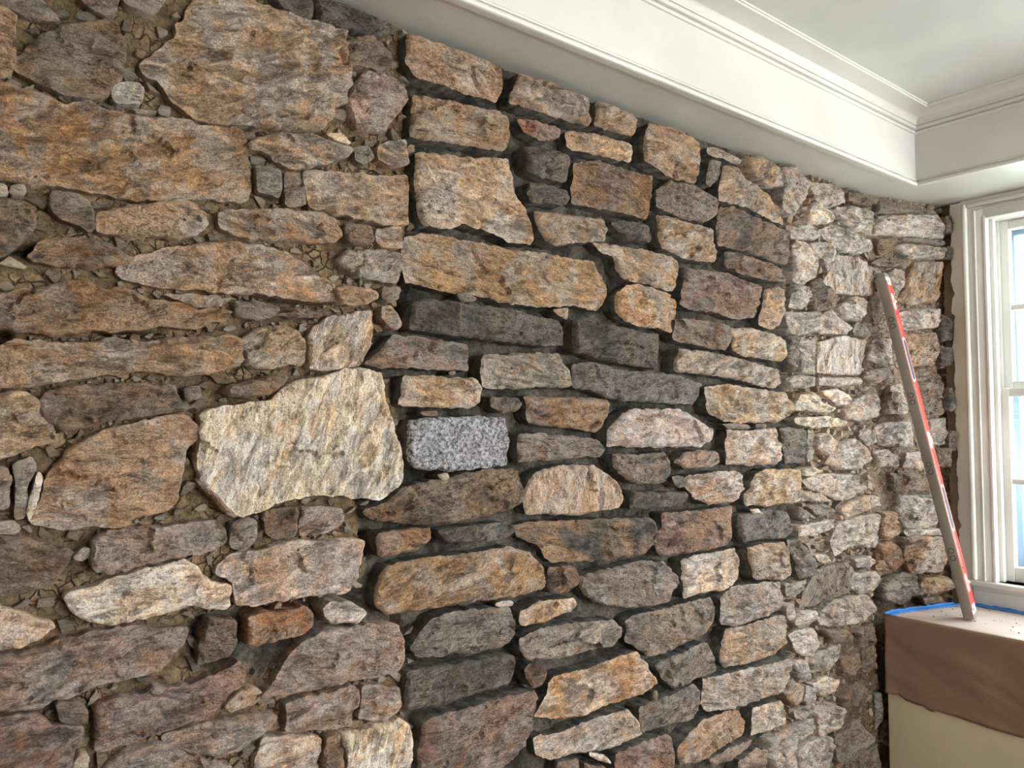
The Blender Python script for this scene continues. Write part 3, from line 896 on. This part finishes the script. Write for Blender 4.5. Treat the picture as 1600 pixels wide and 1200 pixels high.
def build_stones():
    k = 0
    for zone, txt in (('old', STONES_OLD), ('patch', STONES_PATCH), ('corner', STONES_CORNER)):
        for code, pts in parse(txt):
            k += 1
            rng = np.random.default_rng(1000 + k)
            pl = plane_for(pts)
            if zone == 'patch': proud = rng.uniform(.026, .040); er, dr = rng.uniform(.006, .012), rng.uniform(.006, .011); rel = .010
            elif zone == 'old': proud = rng.uniform(.022, .032); er, dr = rng.uniform(.003, .008), rng.uniform(.003, .007); rel = .0105
            else: proud = rng.uniform(.020, .036); er, dr = rng.uniform(.005, .010), rng.uniform(.005, .010); rel = .0105
            xl, xd = rng.uniform(5, 170), rng.uniform(0, 90)      # stones cut by the frame go on beyond it
            pts_ = [(u - xl if u <= -20 else u, v + xd if v >= 1220 else v) for u, v in pts]
            poly = np.array([pl.from_px(u, v, proud - dr * .6) for u, v in pts_])
            if zone != 'patch':
                c0 = poly.mean(0); poly = c0 + (poly - c0) * (1.07 if zone == 'corner' else 1.015)
            if pl is MAIN: cover(poly)
            poly[:, 1] = np.minimum(poly[:, 1], Z_SOFFIT - 0.002)
            gr, rf = SPECIAL.get(pts[0], (rng.uniform(-.25, .35), 1.0))
            size = np.linalg.norm(poly.max(0) - poly.min(0))
            small = min(1.0, size / 0.13)
            er *= max(.5, small); dr *= max(.55, small); rel *= small * rf
            sp = 0.0048 if zone == 'old' else 0.0055
            if size < .08: sp = 0.0045
            S, o, F = stone_mesh(poly, sp, proud, er, dr, rel, gr, rng, rough=.0032 * max(.5, small))
            nfr = stone_mesh.nfront
            W = pl.world(S[:, 0], np.minimum(S[:, 1], Z_SOFFIT - 0.001), o)
            ctr = W.mean(0)
            ob = mesh_obj('stone', W - ctr, F, M_GRANITE if code == 'L' else M_STONE, wall if pl is MAIN else corner, ctr, True, math.radians(38))
            if zone == 'patch':
                ob.data.materials.append(M_SMEAR)
                ob.data.polygons.foreach_set('material_index', [0 if i < nfr else 1 for i in range(len(F))])
            l = np.array(lin(CODES[code])) * (1.32 if zone == 'old' else 1.14) * rng.uniform(.88, 1.12)
            l *= np.array([rng.uniform(.96, 1.04), .985, rng.uniform(.98, 1.06)])
            l = l * .86 + .14 * (l @ np.array([.21, .72, .07]))
            ob.color = (*l, 1)
            ob['rust'] = float(EXTRA_RUST.get(pts[0], RUST.get(code, .05) * .75 * rng.uniform(.7, 1.3)))
            ob['grain'] = float(gr)
    return k
build_stones()

# small chips packed in the joints of the old parts, and the wall beyond the photograph: real stones joined as stuff
def joined_stones(name, items, label_col, parent, mat):
    VV, FF, CC = [], [], []; base = 0
    for W, F, c in items:
        VV.append(W); CC.append(np.tile(np.array([*c, 1.0]), (len(W), 1)))
        FF += [tuple(i + base for i in f) for f in F]; base += len(W)
    V = np.vstack(VV)
    ob = mesh_obj(name, V, FF, mat, parent, (0, 0, 0), True, math.radians(35))
    at = ob.data.color_attributes.new('Col', 'FLOAT_COLOR', 'POINT')
    at.data.foreach_set('color', np.vstack(CC).astype(np.float32).ravel())
    tag(ob, kind='stuff')
    return ob

def chip(pl, s, z, size, rng, base):
    n = rng.integers(5, 8)
    an = np.sort(rng.uniform(0, 2 * math.pi, n)) + rng.uniform(0, 6)
    r = size * rng.uniform(.65, 1.1, n)
    asp = rng.uniform(.45, .95); tilt = rng.uniform(-.5, .5)
    x = r * np.cos(an); y = r * np.sin(an) * asp
    x, y = x * math.cos(tilt) - y * math.sin(tilt), x * math.sin(tilt) + y * math.cos(tilt)
    S = np.concatenate([s + x, s + x * .74, [s]]); Z = np.concatenate([z + y, z + y * .74, [z]])
    slope = rng.uniform(-.25, .25, 2)
    hgt = base + size * rng.uniform(.05, .35)
    o = np.concatenate([np.full(n, -.03), hgt + slope[0] * x + slope[1] * y, [hgt + size * rng.uniform(.0, .15)]])
    Z = np.minimum(Z, Z_SOFFIT - .001)
    order = range(n) if True else None
    F = []
    area = (x * np.roll(y, -1) - np.roll(x, -1) * y).sum()
    for i in order:
        j = (i + 1) % n
        q = [(i, j, n + j, n + i), (n + i, n + j, 2 * n)]
        F += q if area > 0 else [t[::-1] for t in q]
    return pl.world(S, Z, o), F

def build_chips():
    rng = np.random.default_rng(77)
    fm = fresh_mask(GX.ravel(), GZ.ravel()).reshape(GX.shape) > .5
    free = ~COVER
    # erode: room left to every side
    def er(a, n):
        for _ in range(n):
            a = a & np.roll(a, 1, 0) & np.roll(a, -1, 0) & np.roll(a, 1, 1) & np.roll(a, -1, 1)
        return a
    items = []
    gap = {3: er(free, 1), 5: er(free, 2), 9: er(free, 3)}
    occ = np.zeros_like(free)
    for mm, size, count in ((9, .021, 800), (5, .013, 700), (3, .0065, 500)):
        kz, kx = np.nonzero(gap[mm] & ~fm)
        if len(kz) == 0: continue
        sel = rng.permutation(len(kz))
        done = 0
        for i in sel:
            if done >= count: break
            z_, x_ = kz[i], kx[i]
            if occ[z_, x_]: continue
            s = RX0 + (x_ + rng.uniform(.1, .9)) * RS; z = (z_ + rng.uniform(.1, .9)) * RS
            u, v = project((s, 0, z))
            if not (-120 < u < 1420 and -80 < v < 1300): continue
            n = max(1, int(size * 1.5 / RS))
            occ[max(0, z_ - n):z_ + n + 1, max(0, x_ - n):x_ + n + 1] = True
            g = rng.uniform(.55, 1.15)
            c = np.array(lin([(138, 120, 96), (122, 102, 78), (150, 134, 112), (108, 94, 78), (130, 106, 80)][rng.integers(5)])) * g * (1.35 if s > 2.0 else 1.0)
            W, F = chip(MAIN, s, z, size * rng.uniform(.7, 1.25), rng, 0.004)
            items.append((W, F, c)); done += 1
    # splay gaps
    for _ in range(420):
        s = rng.uniform(0.0, .40); z = rng.uniform(Z_LEDGE, Z_SOFFIT)
        c = np.array(lin([(140, 126, 108), (116, 100, 80), (150, 134, 114)][rng.integers(3)])) * rng.uniform(.5, 1.0)
        W, F = chip(SPLAY, s, z, rng.uniform(.006, .016), rng, -.002)
        items.append((W, F, c))
    joined_stones('stone_chips', items, None, wall, M_CHIP)
build_chips()

def build_beyond():
    rng = np.random.default_rng(99)
    items = []
    tones = ['T', 'B', 'P', 'G', 'U', 'Q', 'S', 'M']
    for hmin, hmax, wmin, wmax, sp in ((.07, .15, .12, .34, .013), (.05, .09, .07, .16, .011), (.028, .05, .04, .09, .009)):
        z = 0.0
        while z < Z_SOFFIT - .03:
            h = rng.uniform(hmin, hmax)
            x = -1.7 + rng.uniform(0, .1)
            while x < 2.62:
                w = rng.uniform(wmin, wmax)
                pts = [(x, z), (x + w * .5, z - .004), (x + w, z + .006), (x + w + rng.uniform(-.02, .01), z + h * .5), (x + w, z + h),
                       (x + w * rng.uniform(.4, .6), z + h + .004), (x, z + h - .006), (x - rng.uniform(-.02, .01), z + h * .5)]
                P = np.array(pts) + rng.uniform(-.006, .006, (8, 2))
                P[:, 1] = np.clip(P[:, 1], .003, Z_SOFFIT - .004)
                i0, i1 = max(0, int((P[:, 0].min() - RX0) / RS)), int((P[:, 0].max() - RX0) / RS) + 1
                k0, k1 = max(0, int(P[:, 1].min() / RS)), int(P[:, 1].max() / RS) + 1
                uu = [project((a, 0, b_)) for a, b_ in P]
                inside = any(-5 < a < 1400 and -5 < b_ < 1203 for a, b_ in uu)
                if not inside and P[:, 0].max() < 2.62 and COVER[k0:k1, i0:i1].mean() < .03:
                    S, o, F = stone_mesh(P, sp, rng.uniform(.018, .03), .008, .008, .008 * min(1, w / .13), rng.uniform(-.2, .2), rng, rough=.003)
                    cover(P)
                    c = np.array(lin(CODES[tones[rng.integers(8)]])) * rng.uniform(.85, 1.1)
                    items.append((MAIN.world(S[:, 0], S[:, 1], o), F, c))
                    x += w + rng.uniform(.010, .018)
                else:
                    x += w * .35
            z += (h + rng.uniform(.008, .016)) if hmin > .06 else h * .5
    if items: joined_stones('outlying_stones', items, None, wall, M_CHIP)
build_beyond()

# ------------------------------------------------------------------ ceiling, soffit and mouldings
def sweep(name, prof, mat, parent, x0=-2.3, y1=-4.4, closed=True, smooth_angle=None):
    """profile (p, z): p = distance out from the walls; runs along the stone wall, mitres, then along the window wall"""
    XE = 2.879
    n = len(prof); V = []; F = []
    for (p, z) in prof: V.append((x0, -p, z))
    for (p, z) in prof: V.append((XE - p, -p, z))
    for (p, z) in prof: V.append((XE - p, y1, z))
    m = n if closed else n - 1
    for k in range(2):
        for i in range(m):
            j = (i + 1) % n
            F.append((k * n + i, k * n + j, (k + 1) * n + j, (k + 1) * n + i))
    if closed:
        F.append(tuple(range(n))); F.append(tuple(2 * n + i for i in reversed(range(n))))
    o = mesh_obj(name, V, F, mat, parent, (0, 0, 0), smooth_angle is not None, smooth_angle)
    fix_normals(o)
    if smooth_angle is not None: o.data.set_sharp_from_angle(angle=smooth_angle)
    return o

ceil = boxes('ceiling', [(-2.4, 3.3, -4.5, 0.06, Z_CEIL, Z_CEIL + .08)], M_CEIL)
tag(ceil, 'flat white painted ceiling', kind='structure')

soff = boxes('trim_1', [(-2.3, 2.716, -0.163, 0.05, Z_SOFFIT, Z_CEIL), (2.716, 3.25, -4.4, 0.05, Z_SOFFIT, Z_CEIL)], M_TRIM)
tag(soff, 'white boxed soffit dropped along the stone wall and over the window', kind='structure')
# beads along the lower edge of the soffit
def bead_profile(p, z, r, n=7):
    return [(p + r * math.cos(t), z + r * math.sin(t)) for t in np.linspace(-math.pi / 2, math.pi / 2, n)]
sweep('lower_bead', [(.150, Z_SOFFIT - .004)] + bead_profile(.164, Z_SOFFIT + .0035, .0075) + [(.164, Z_SOFFIT + .012), (.150, Z_SOFFIT + .012)], M_TRIM, soff, smooth_angle=math.radians(40))
sweep('lower_fillet', [(.158, Z_SOFFIT + .013)] + bead_profile(.163, Z_SOFFIT + .0175, .0040) + [(.158, Z_SOFFIT + .022)], M_TRIM, soff, smooth_angle=math.radians(40))
# crown: two beads, a cove, a fillet at the ceiling
sweep('crown_bead', [(.15, 2.545)] + bead_profile(.163, 2.552, .0065) + bead_profile(.166, 2.568, .008) + [(.15, 2.577)], M_TRIM, soff, smooth_angle=math.radians(40))
cove = [(.163, 2.574), (.174, 2.574), (.176, 2.578)]
for t in np.linspace(0, 1, 12):
    a = t * math.pi / 2
    cove.append((.176 + .058 * (1 - math.cos(a)), 2.580 + .022 * math.sin(a)))
cove += [(.238, 2.602), (.2395, 2.606), (.243, 2.607), (.243, 2.6135), (.163, 2.6135)]
sweep('crown_cove', cove, M_TRIM, soff, smooth_angle=math.radians(32))

# ------------------------------------------------------------------ rest of the room shell
fl = boxes('floor', [(-2.4, 3.3, -4.5, 0.3, -0.06, 0.0)], M_FLOOR)
tag(fl, 'brown board floor', kind='structure')
wb = boxes('wall_rear', [(-2.4, 0.6, -4.5, -4.4, 0, 2.65), (2.6, 3.3, -4.5, -4.4, 0, 2.65), (0.6, 2.6, -4.5, -4.4, 0, .8), (0.6, 2.6, -4.5, -4.4, 2.4, 2.65)], M_WALL)
tag(wb, 'cream painted wall behind the viewer', kind='structure')
wf = boxes('wall_far_left', [(-2.4, -2.3, -4.5, 0.3, 0, 2.65)], M_WALL)
tag(wf, 'cream painted wall closing the room', kind='structure')
mas = boxes('wall_masonry_core', [(-2.4, 2.75, 0.06, 0.3, 0, 2.65)], M_PLASTER)
tag(mas, 'masonry core behind the stone face', kind='structure')
mas2 = mesh_obj('masonry_core_return', [(2.70, .06, 0), (3.25, -.10, 0), (3.25, .3, 0), (2.70, .3, 0), (2.70, .06, 2.65), (3.25, -.10, 2.65), (3.25, .3, 2.65), (2.70, .3, 2.65)],
                [(0, 3, 2, 1), (4, 5, 6, 7), (0, 1, 5, 4), (1, 2, 6, 5), (2, 3, 7, 6), (3, 0, 4, 7)], M_PLASTER, mas)

# window wall with two openings -------------------------------------------------
W1 = (-1.125, -0.246); W2 = (-3.15, -2.27); ZW0, ZW1 = 0.985, 2.300
XB = X_END + .16
wr = boxes('wall_right', [(X_END, XB, -4.5, W2[0], 0, 2.65), (X_END, XB, W2[1], W1[0], 0, 2.65), (X_END, XB, W1[1], -.172, 0, 2.65),
                          (X_END, XB, W1[0], W1[1], 0, ZW0), (X_END, XB, W1[0], W1[1], ZW1, 2.65),
                          (X_END, XB, W2[0], W2[1], 0, ZW0), (X_END, XB, W2[0], W2[1], ZW1, 2.65)], M_WALL2)
tag(wr, 'painted wall around the white window', kind='structure')
boxes('wall_core', [(X_END + .05, XB, -.20, .12, 0, 2.65)], M_PLASTER, wr)
# torn edge of the plaster where the stone has been laid bare
def torn_plaster():
    rng = np.random.default_rng(3)
    zs = np.arange(0.9, Z_SOFFIT, .008)
    e1 = -.135 + .006 * fbm(zs * 14, zs * 0 + 3, 4) + .003 * fbm(zs * 60, zs * 0 + 9, 2)
    bite = np.maximum(0, fbm(zs * 10 + 40, zs * 0, 3) - .25) * .028
    V, F = [], []
    for z, a, bt in zip(zs, e1, bite):
        V += [(X_END - .002, -.175, z), (X_END - .002, a - bt, z), (X_END + .010, a, z), (X_END + .024, a + .004, z), (X_END + .06, a + .004, z)]
    for i in range(len(zs) - 1):
        for k in range(4):
            F.append((i * 5 + k, i * 5 + k + 1, i * 5 + 6 + k, i * 5 + 5 + k))
    o = mesh_obj('plaster_edge', V, F, M_PLASTER, wr)
    fix_normals(o)
    me = o.data
    me.materials.append(M_WALL2)
    mi = [0 if (i % 4) else 1 for i in range(len(me.polygons))]
    me.polygons.foreach_set('material_index', mi)
    return o
torn_plaster()

def frame_ring(y0, y1, z0, z1, w, x0, x1):
    return [(x0, x1, y0, y0 + w, z0, z1), (x0, x1, y1 - w, y1, z0, z1), (x0, x1, y0 + w, y1 - w, z0, z0 + w), (x0, x1, y0 + w, y1 - w, z1 - w, z1)]

def window(name, yr, label):
    y0, y1 = yr
    root = tag(empty(name, (X_END, (y0 + y1) / 2, ZW0)), label, kind='structure')
    L = (-X_END, -(y0 + y1) / 2, -ZW0)
    def part(nm, specs, mat, par=root, bevel=.0015):
        return boxes(nm, specs, mat, par, bevel, L if par is root else (0, 0, 0))
    zt = ZW1; zb = ZW0
    # casing: flat board, raised back band and an inner bead, mitred look from stepped boards
    cw = .062
    def three(xa, xb, ya, yb, zlo, za, zb_):
        """left board, right board and the head between them; ya..yb measured outwards from the opening"""
        return [(xa, xb, y1 + ya, y1 + yb, zlo, zb_), (xa, xb, y0 - yb, y0 - ya, zlo, zb_), (xa, xb, y0 - ya, y1 + ya, za, zb_)]
    part('casing', three(X_END - .014, X_END, -.004, cw - .016, zb, zt - .004, zt + .034), M_SASH)
    part('back_band', three(X_END - .030, X_END, cw - .016, cw, zb, zt + .034, zt + .050), M_SASH, bevel=.005)
    part('inner_bead', three(X_END - .020, X_END - .013, .019, .025, zb, zt + .0185, zt + .0245), M_SASH, bevel=.0025)
    part('jamb', three(X_END - .017, XB, -.014, -.004, zb, zt - .014, zt - .004), M_SASH)
    zm = 1.672
    a0, a1 = y0 + .014, y1 - .014
    xl0, xl1 = X_END + .038, X_END + .072         # lower sash nearer the room
    xu0, xu1 = X_END + .078, X_END + .112
    sw = .040
    def sash(nm, xa, xb, z0, z1, rail_b, rail_t, zmid):
        s = part(nm, [(xa, xb, a0, a0 + sw, z0, z1), (xa, xb, a1 - sw, a1, z0, z1), (xa, xb, a0 + sw, a1 - sw, z0, z0 + rail_b), (xa, xb, a0 + sw, a1 - sw, z1 - rail_t, z1)], M_SASH, bevel=.003)
        ym = (a0 + a1) / 2
        boxes('muntin', [(xa + .004, xb - .004, a0 + sw, a1 - sw, zmid - .010, zmid + .010)], M_SASH, s, .003)
        boxes('muntin', [(xa + .004, xb - .004, ym - .010, ym + .010, z0 + rail_b, z1 - rail_t)], M_SASH, s, .003)
        for (p0, p1) in ((a0 + sw, ym - .010), (ym + .010, a1 - sw)):
            for (q0, q1) in ((z0 + rail_b, zmid - .010), (zmid + .010, z1 - rail_t)):
                xm = (xa + xb) / 2
                boxes('pane', [(xm - .0015, xm + .0015, p0 - .003, p1 + .003, q0 - .003, q1 + .003)], M_GLASS, s)
        return s
    sash('lower_sash', xl0, xl1, zb + .002, zm, .052, .030, 1.340)
    sash('upper_sash', xu0, xu1, zm - .004, zt - .014, .030, .034, 1.966)
    part('parting_stop', [(xl1 + .001, xu0 - .001, a0, a0 + .012, zb, zt), (xl1 + .001, xu0 - .001, a1 - .012, a1, zb, zt), (X_END + .014, xl0 - .001, a1 - .014, a1, zb, zt), (X_END + .014, xl0 - .001, a0, a0 + .014, zb, zt)], M_SASH)
    part('storm_frame', frame_ring(y0 - .01, y1 + .01, zb, zt, .062, XB - .024, XB + .004), M_STORM)
    part('stool', [(X_END - .036, XB, y0 - cw - .004, y1 + cw + .004, zb - .020, zb)], M_SASH, bevel=.004)
    part('apron', [(X_END - .016, X_END, y0 - cw, y1 + cw, Z_LEDGE, zb - .020), (X_END - .022, X_END, y0 - cw, y1 + cw, zb - .034, zb - .019)], M_SASH, bevel=.002)
    return root
window('window_1', W1, 'white double-hung window with moulded casing beside the stone corner')
window('window_2', W2, 'unseen second white double-hung window, added along the window wall for more light')  # unseen, added with its lamp for stronger, less grazing light

# garden seen through the glass
lawn = mesh_obj('ground', [(3.3, -30, -.6), (60, -30, -.6), (60, 30, -.6), (3.3, 30, -.6)], [(0, 1, 2, 3)], M_GRASS)
tag(lawn, 'pale ground outside the window', kind='structure')

# ------------------------------------------------------------------ boxed ledge under the window
X_BOX = 2.655
bx = boxes('window_ledge', [(X_BOX, X_END - .02, -2.9, -.052, 0.0, Z_LEDGE - .004)], M_BOX, None, .004)
tag(bx, 'cream painted boxed ledge under the window, half covered by brown paper', 'ledge')

# brown paper: one sheet over the top and down the front, its lower edge torn
EDGE_PX = [(1377, 1078), (1384, 1081), (1391, 1084), (1398, 1086), (1402, 1085), (1409, 1090), (1415, 1095), (1424, 1098), (1434, 1102), (1441, 1103), (1449, 1109),
           (1456, 1112), (1460, 1113), (1461, 1110), (1470, 1113), (1490, 1119), (1512, 1127), (1540, 1136), (1566, 1144), (1592, 1152), (1612, 1156), (1660, 1172)]
O_F = np.array([X_BOX - .006, 0, 0]); N_F = np.array([-1.0, 0, 0])
EP = np.array([hit(u, v, O_F, N_F)[1:] for u, v in EDGE_PX])      # (y, z)
def paper():
    ys = np.concatenate([np.arange(-.050, -.62, -.004), np.arange(-.62, -2.85, -.03)])
    zlow = np.interp(-ys, -EP[:, 0], EP[:, 1]) + .0015 * fbm(ys * 120, ys * 0 + 2, 3)
    rows = []
    top = Z_LEDGE + .001
    for xx in np.linspace(X_END - .035, X_BOX + .010, 16):           # on top
        yy = np.minimum(ys, -.2875 * (xx - X_CORNER) - .042)
        f = .0012 * fbm(ys * 9 + xx * 7, xx * 11 + ys * 2, 3)
        rows.append(np.stack([np.full(len(ys), xx), yy, top + .001 + np.abs(f)], 1))
    for a in np.linspace(.15, 1, 5) * math.pi / 2:                   # rounded fold
        r = .012
        rows.append(np.stack([np.full(len(ys), X_BOX + .008 - r * math.sin(a)), ys, np.full(len(ys), top + .001 - r * (1 - math.cos(a)))], 1))
    for t in np.linspace(.05, 1, 26):                                # down the front
        z = (top - .012) * (1 - t) + zlow * t
        buck = .004 * (fbm(ys * 5 + t * 2, z * 5, 3) + .4) * min(1, t * 3) + .010 * t * t * np.clip(1 - (-.052 - ys) / .05, 0, 1)
        rows.append(np.stack([X_BOX - .004 - np.maximum(0, buck), ys, z], 1))
    n = len(ys); V = np.vstack(rows); F = []
    for k in range(len(rows) - 1):
        for i in range(n - 1):
            F.append((k * n + i, k * n + i + 1, (k + 1) * n + i + 1, (k + 1) * n + i))
    o = mesh_obj('paper_sheet', V, F, M_PAPER, None, (0, 0, 0), True)
    fix_normals(o)
    o.data.materials.append(M_PAPER_GLARE)
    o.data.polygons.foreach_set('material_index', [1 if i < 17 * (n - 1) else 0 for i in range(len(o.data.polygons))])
    sol = o.modifiers.new('thickness', 'SOLIDIFY'); sol.thickness = .0006; sol.offset = 0
    return o
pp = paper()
tag(pp, 'brown masking paper draped over the ledge, torn along its lower edge', 'paper')

# blue tape -------------------------------------------------------------------
def tape(name, pts, width, zoff, label, seed):
    """a ribbon along pts (x, y) lying flat, its inner edge turned up against the wall"""
    pts = np.array(pts, float)
    d = np.linalg.norm(np.diff(pts, axis=0), axis=1); cum = np.concatenate([[0], np.cumsum(d)])
    t = np.arange(0, cum[-1], .006)
    X = np.interp(t, cum, pts[:, 0]); Y = np.interp(t, cum, pts[:, 1])
    tx, ty = np.gradient(X), np.gradient(Y); l = np.hypot(tx, ty); nx, ny = -ty / l, tx / l
    if nx.mean() > 0: nx, ny = -nx, -ny
    w = width * (1 + .12 * fbm(t * 40 + seed, t * 0, 2))
    up = .006 + .004 * fbm(t * 30, t * 0 + seed, 3)
    V = []; F = []
    for i in range(len(t)):
        V += [(X[i] - nx[i] * .001, Y[i] - ny[i] * .001, zoff + up[i]), (X[i], Y[i], zoff + .0016), (X[i] + nx[i] * w[i] * .5, Y[i] + ny[i] * w[i] * .5, zoff + .0022), (X[i] + nx[i] * w[i], Y[i] + ny[i] * w[i], zoff + .0012)]
    for i in range(len(t) - 1):
        for k in range(3): F.append((i * 4 + k, i * 4 + k + 1, i * 4 + 5 + k, i * 4 + 4 + k))
    o = mesh_obj(name, V, F, M_TAPE, None, (0, 0, 0), True); fix_normals(o)
    s = o.modifiers.new('thickness', 'SOLIDIFY'); s.thickness = .0004
    return tag(o, label, 'tape', 'blue tape strips')
tape('painter_tape', [(2.636, -.058), (2.70, -.056), (2.80, -.084), (2.92, -.118), (2.985, -.137)], .030, Z_LEDGE + .003, 'blue tape along the foot of the dark corner stones', 1)
tape('painter_tape', [(3.030, -.150), (3.030, -.30), (3.031, -.8), (3.030, -2.8)], .028, Z_LEDGE + .003, 'blue tape along the foot of the window apron', 5)

# crumbs of mortar lying on the paper
def crumbs():
    rng = np.random.default_rng(21); items = []
    for _ in range(90):
        x = rng.uniform(2.69, 3.0); y = rng.uniform(-.95, -.16)
        s = rng.uniform(.0012, .0042)
        n = 5; an = np.sort(rng.uniform(0, 6.28, n)); z0 = Z_LEDGE + .0042
        V = [(x + s * math.cos(a) * 1.2, y + s * math.sin(a), z0) for a in an] + [(x + .2 * s, y, z0 + s * .9)]
        F = [(i, (i + 1) % n, n) for i in range(n)] + [tuple(reversed(range(n)))]
        items.append((np.array(V), F, np.array(lin((88, 80, 70))) * rng.uniform(.6, 1.4)))
    o = joined_stones('mortar_crumbs', items, None, None, M_CHIP)
    tag(o, 'dark crumbs of mortar scattered over the paper-covered ledge', 'debris', kind='stuff')
crumbs()

# ------------------------------------------------------------------ spirit level leaning on the corner stones
def spirit_level():
    base = np.array([2.792, -.268, Z_LEDGE + .0085]); top = np.array([2.684, -.052, 2.072])
    ax = top - base; Ln = np.linalg.norm(ax); ax /= Ln
    n1 = np.array([-.98, -.2, 0]); n1 -= ax * (n1 @ ax); n1 /= np.linalg.norm(n1)       # working edge
    n2 = np.cross(n1, ax)
    if n2[1] > 0: n2 = -n2                                                                # broad painted face
    root = empty('spirit_level', tuple(base))
    root.matrix_world = Matrix(((n1[0], n2[0], ax[0], base[0]), (n1[1], n2[1], ax[1], base[1]), (n1[2], n2[2], ax[2], base[2]), (0, 0, 0, 1)))
    if root.matrix_world.determinant() < 0:
        sgn = -1
    tag(root, 'long red spirit level with a dull grey edge leaning against the stone corner', 'level')
    # local frame: +x out of the working edge, +y out of the broad face, +z along the level
    hx, hy = .030, .0155
    boxes('body', [(-hx, hx - .002, -hy, hy, .012, Ln - .012)], M_RED, root, .002)
    boxes('working_edge', [(hx - .0022, hx, -hy, hy, .012, Ln - .012)], M_EDGE, root, .0006)
    boxes('working_edge', [(-hx, -hx + .001, -hy - .0003, hy + .0003, .012, Ln - .012)], M_EDGE, root)
    boxes('edge_rib', [(-hx + .001, -hx + .007, hy - .001, hy + .0016, .03, Ln - .03)], M_RED, root, .0006)
    boxes('edge_rib', [(hx - .009, hx - .003, hy - .001, hy + .0016, .03, Ln - .03)], M_RED, root, .0006)
    for z0, z1 in ((0, .016), (Ln - .016, Ln)):
        c = boxes('end_cap', [(-hx - .0006, hx + .0004, -hy - .0006, hy + .0006, z0, z1)], M_GREYCAP, root, .003)
    for zc in (.030, Ln - .030):
        boxes('end_block', [(-hx + .004, hx - .004, hy - .001, hy + .0012, zc - .014, zc + .014)], M_WHITE, root, .001)
        bpyd = cyl('bolt', (.006, hy + .0012, zc - .002), (0, 1, 0), .005, .002, M_DARK, root)
    def hand_hold(z0, z1):
        h = rounded_slot('hand_hold', z0, z1, .0215, hy + .0005, .0018, M_WHITE, root)
        rounded_slot('grip', z0 + .008, z1 - .008, .0150, hy + .0018, .0016, M_DARK, h)
    hand_hold(.285, .445); hand_hold(.800, .960)
    for zc, w in ((.115, .018), (Ln / 2, .022), (Ln - .105, .018)):
        v = rounded_slot('vial_window', zc - .030, zc + .030, w * .72, hy + .0005, .0016, M_WHITE, root)
        cyl('vial', (0, hy + .0026, zc), (1, 0, 0) if zc != Ln / 2 else (0, 0, 1), .0055, .022, M_VIAL, v)
    for zc in (.215, .505, .745, 1.015):
        for dz in (-.012, .012):
            mg = cyl('magnet', (hx + .0002, 0, zc + dz), (1, 0, 0), .0092, .0012, M_DARK, root)
            cyl('magnet_face', (hx + .0009, 0, zc + dz), (1, 0, 0), .0066, .0010, M_EDGE, mg)
    for zc in (.165, Ln - .150):
        cyl('screw', (0.004, hy + .001, zc), (0, 1, 0), .0035, .002, M_DARK, root)
    return root

def cyl(name, c, axis, r, h, mat, parent, seg=20):
    a = Vector(axis).normalized()
    q = Vector((0, 0, 1)).rotation_difference(a)
    V = []; F = []
    for k in (-.5, .5):
        for i in range(seg):
            t = 2 * math.pi * i / seg
            V.append(Vector(c) + q @ Vector((r * math.cos(t), r * math.sin(t), k * h)))
    for i in range(seg):
        j = (i + 1) % seg; F.append((i, j, seg + j, seg + i))
    F.append(tuple(reversed(range(seg)))); F.append(tuple(range(seg, 2 * seg)))
    return mesh_obj(name, V, F, mat, parent)

def rounded_slot(name, z0, z1, w, y, th, mat, parent):
    pts = []
    for i in range(11):
        t = math.pi * i / 10; pts.append((w * math.cos(t), z1 - w + w * math.sin(t)))
    for i in range(11):
        t = math.pi + math.pi * i / 10; pts.append((w * math.cos(t), z0 + w + w * math.sin(t)))
    n = len(pts)
    V = [(x, y - th, z) for x, z in pts] + [(x, y + th * .5, z) for x, z in pts]
    F = [tuple(range(n)), tuple(reversed(range(n, 2 * n)))] + [(i, (i + 1) % n, n + (i + 1) % n, n + i) for i in range(n)]
    o = mesh_obj(name, V, F, mat, parent)
    return fix_normals(o)

spirit_level()
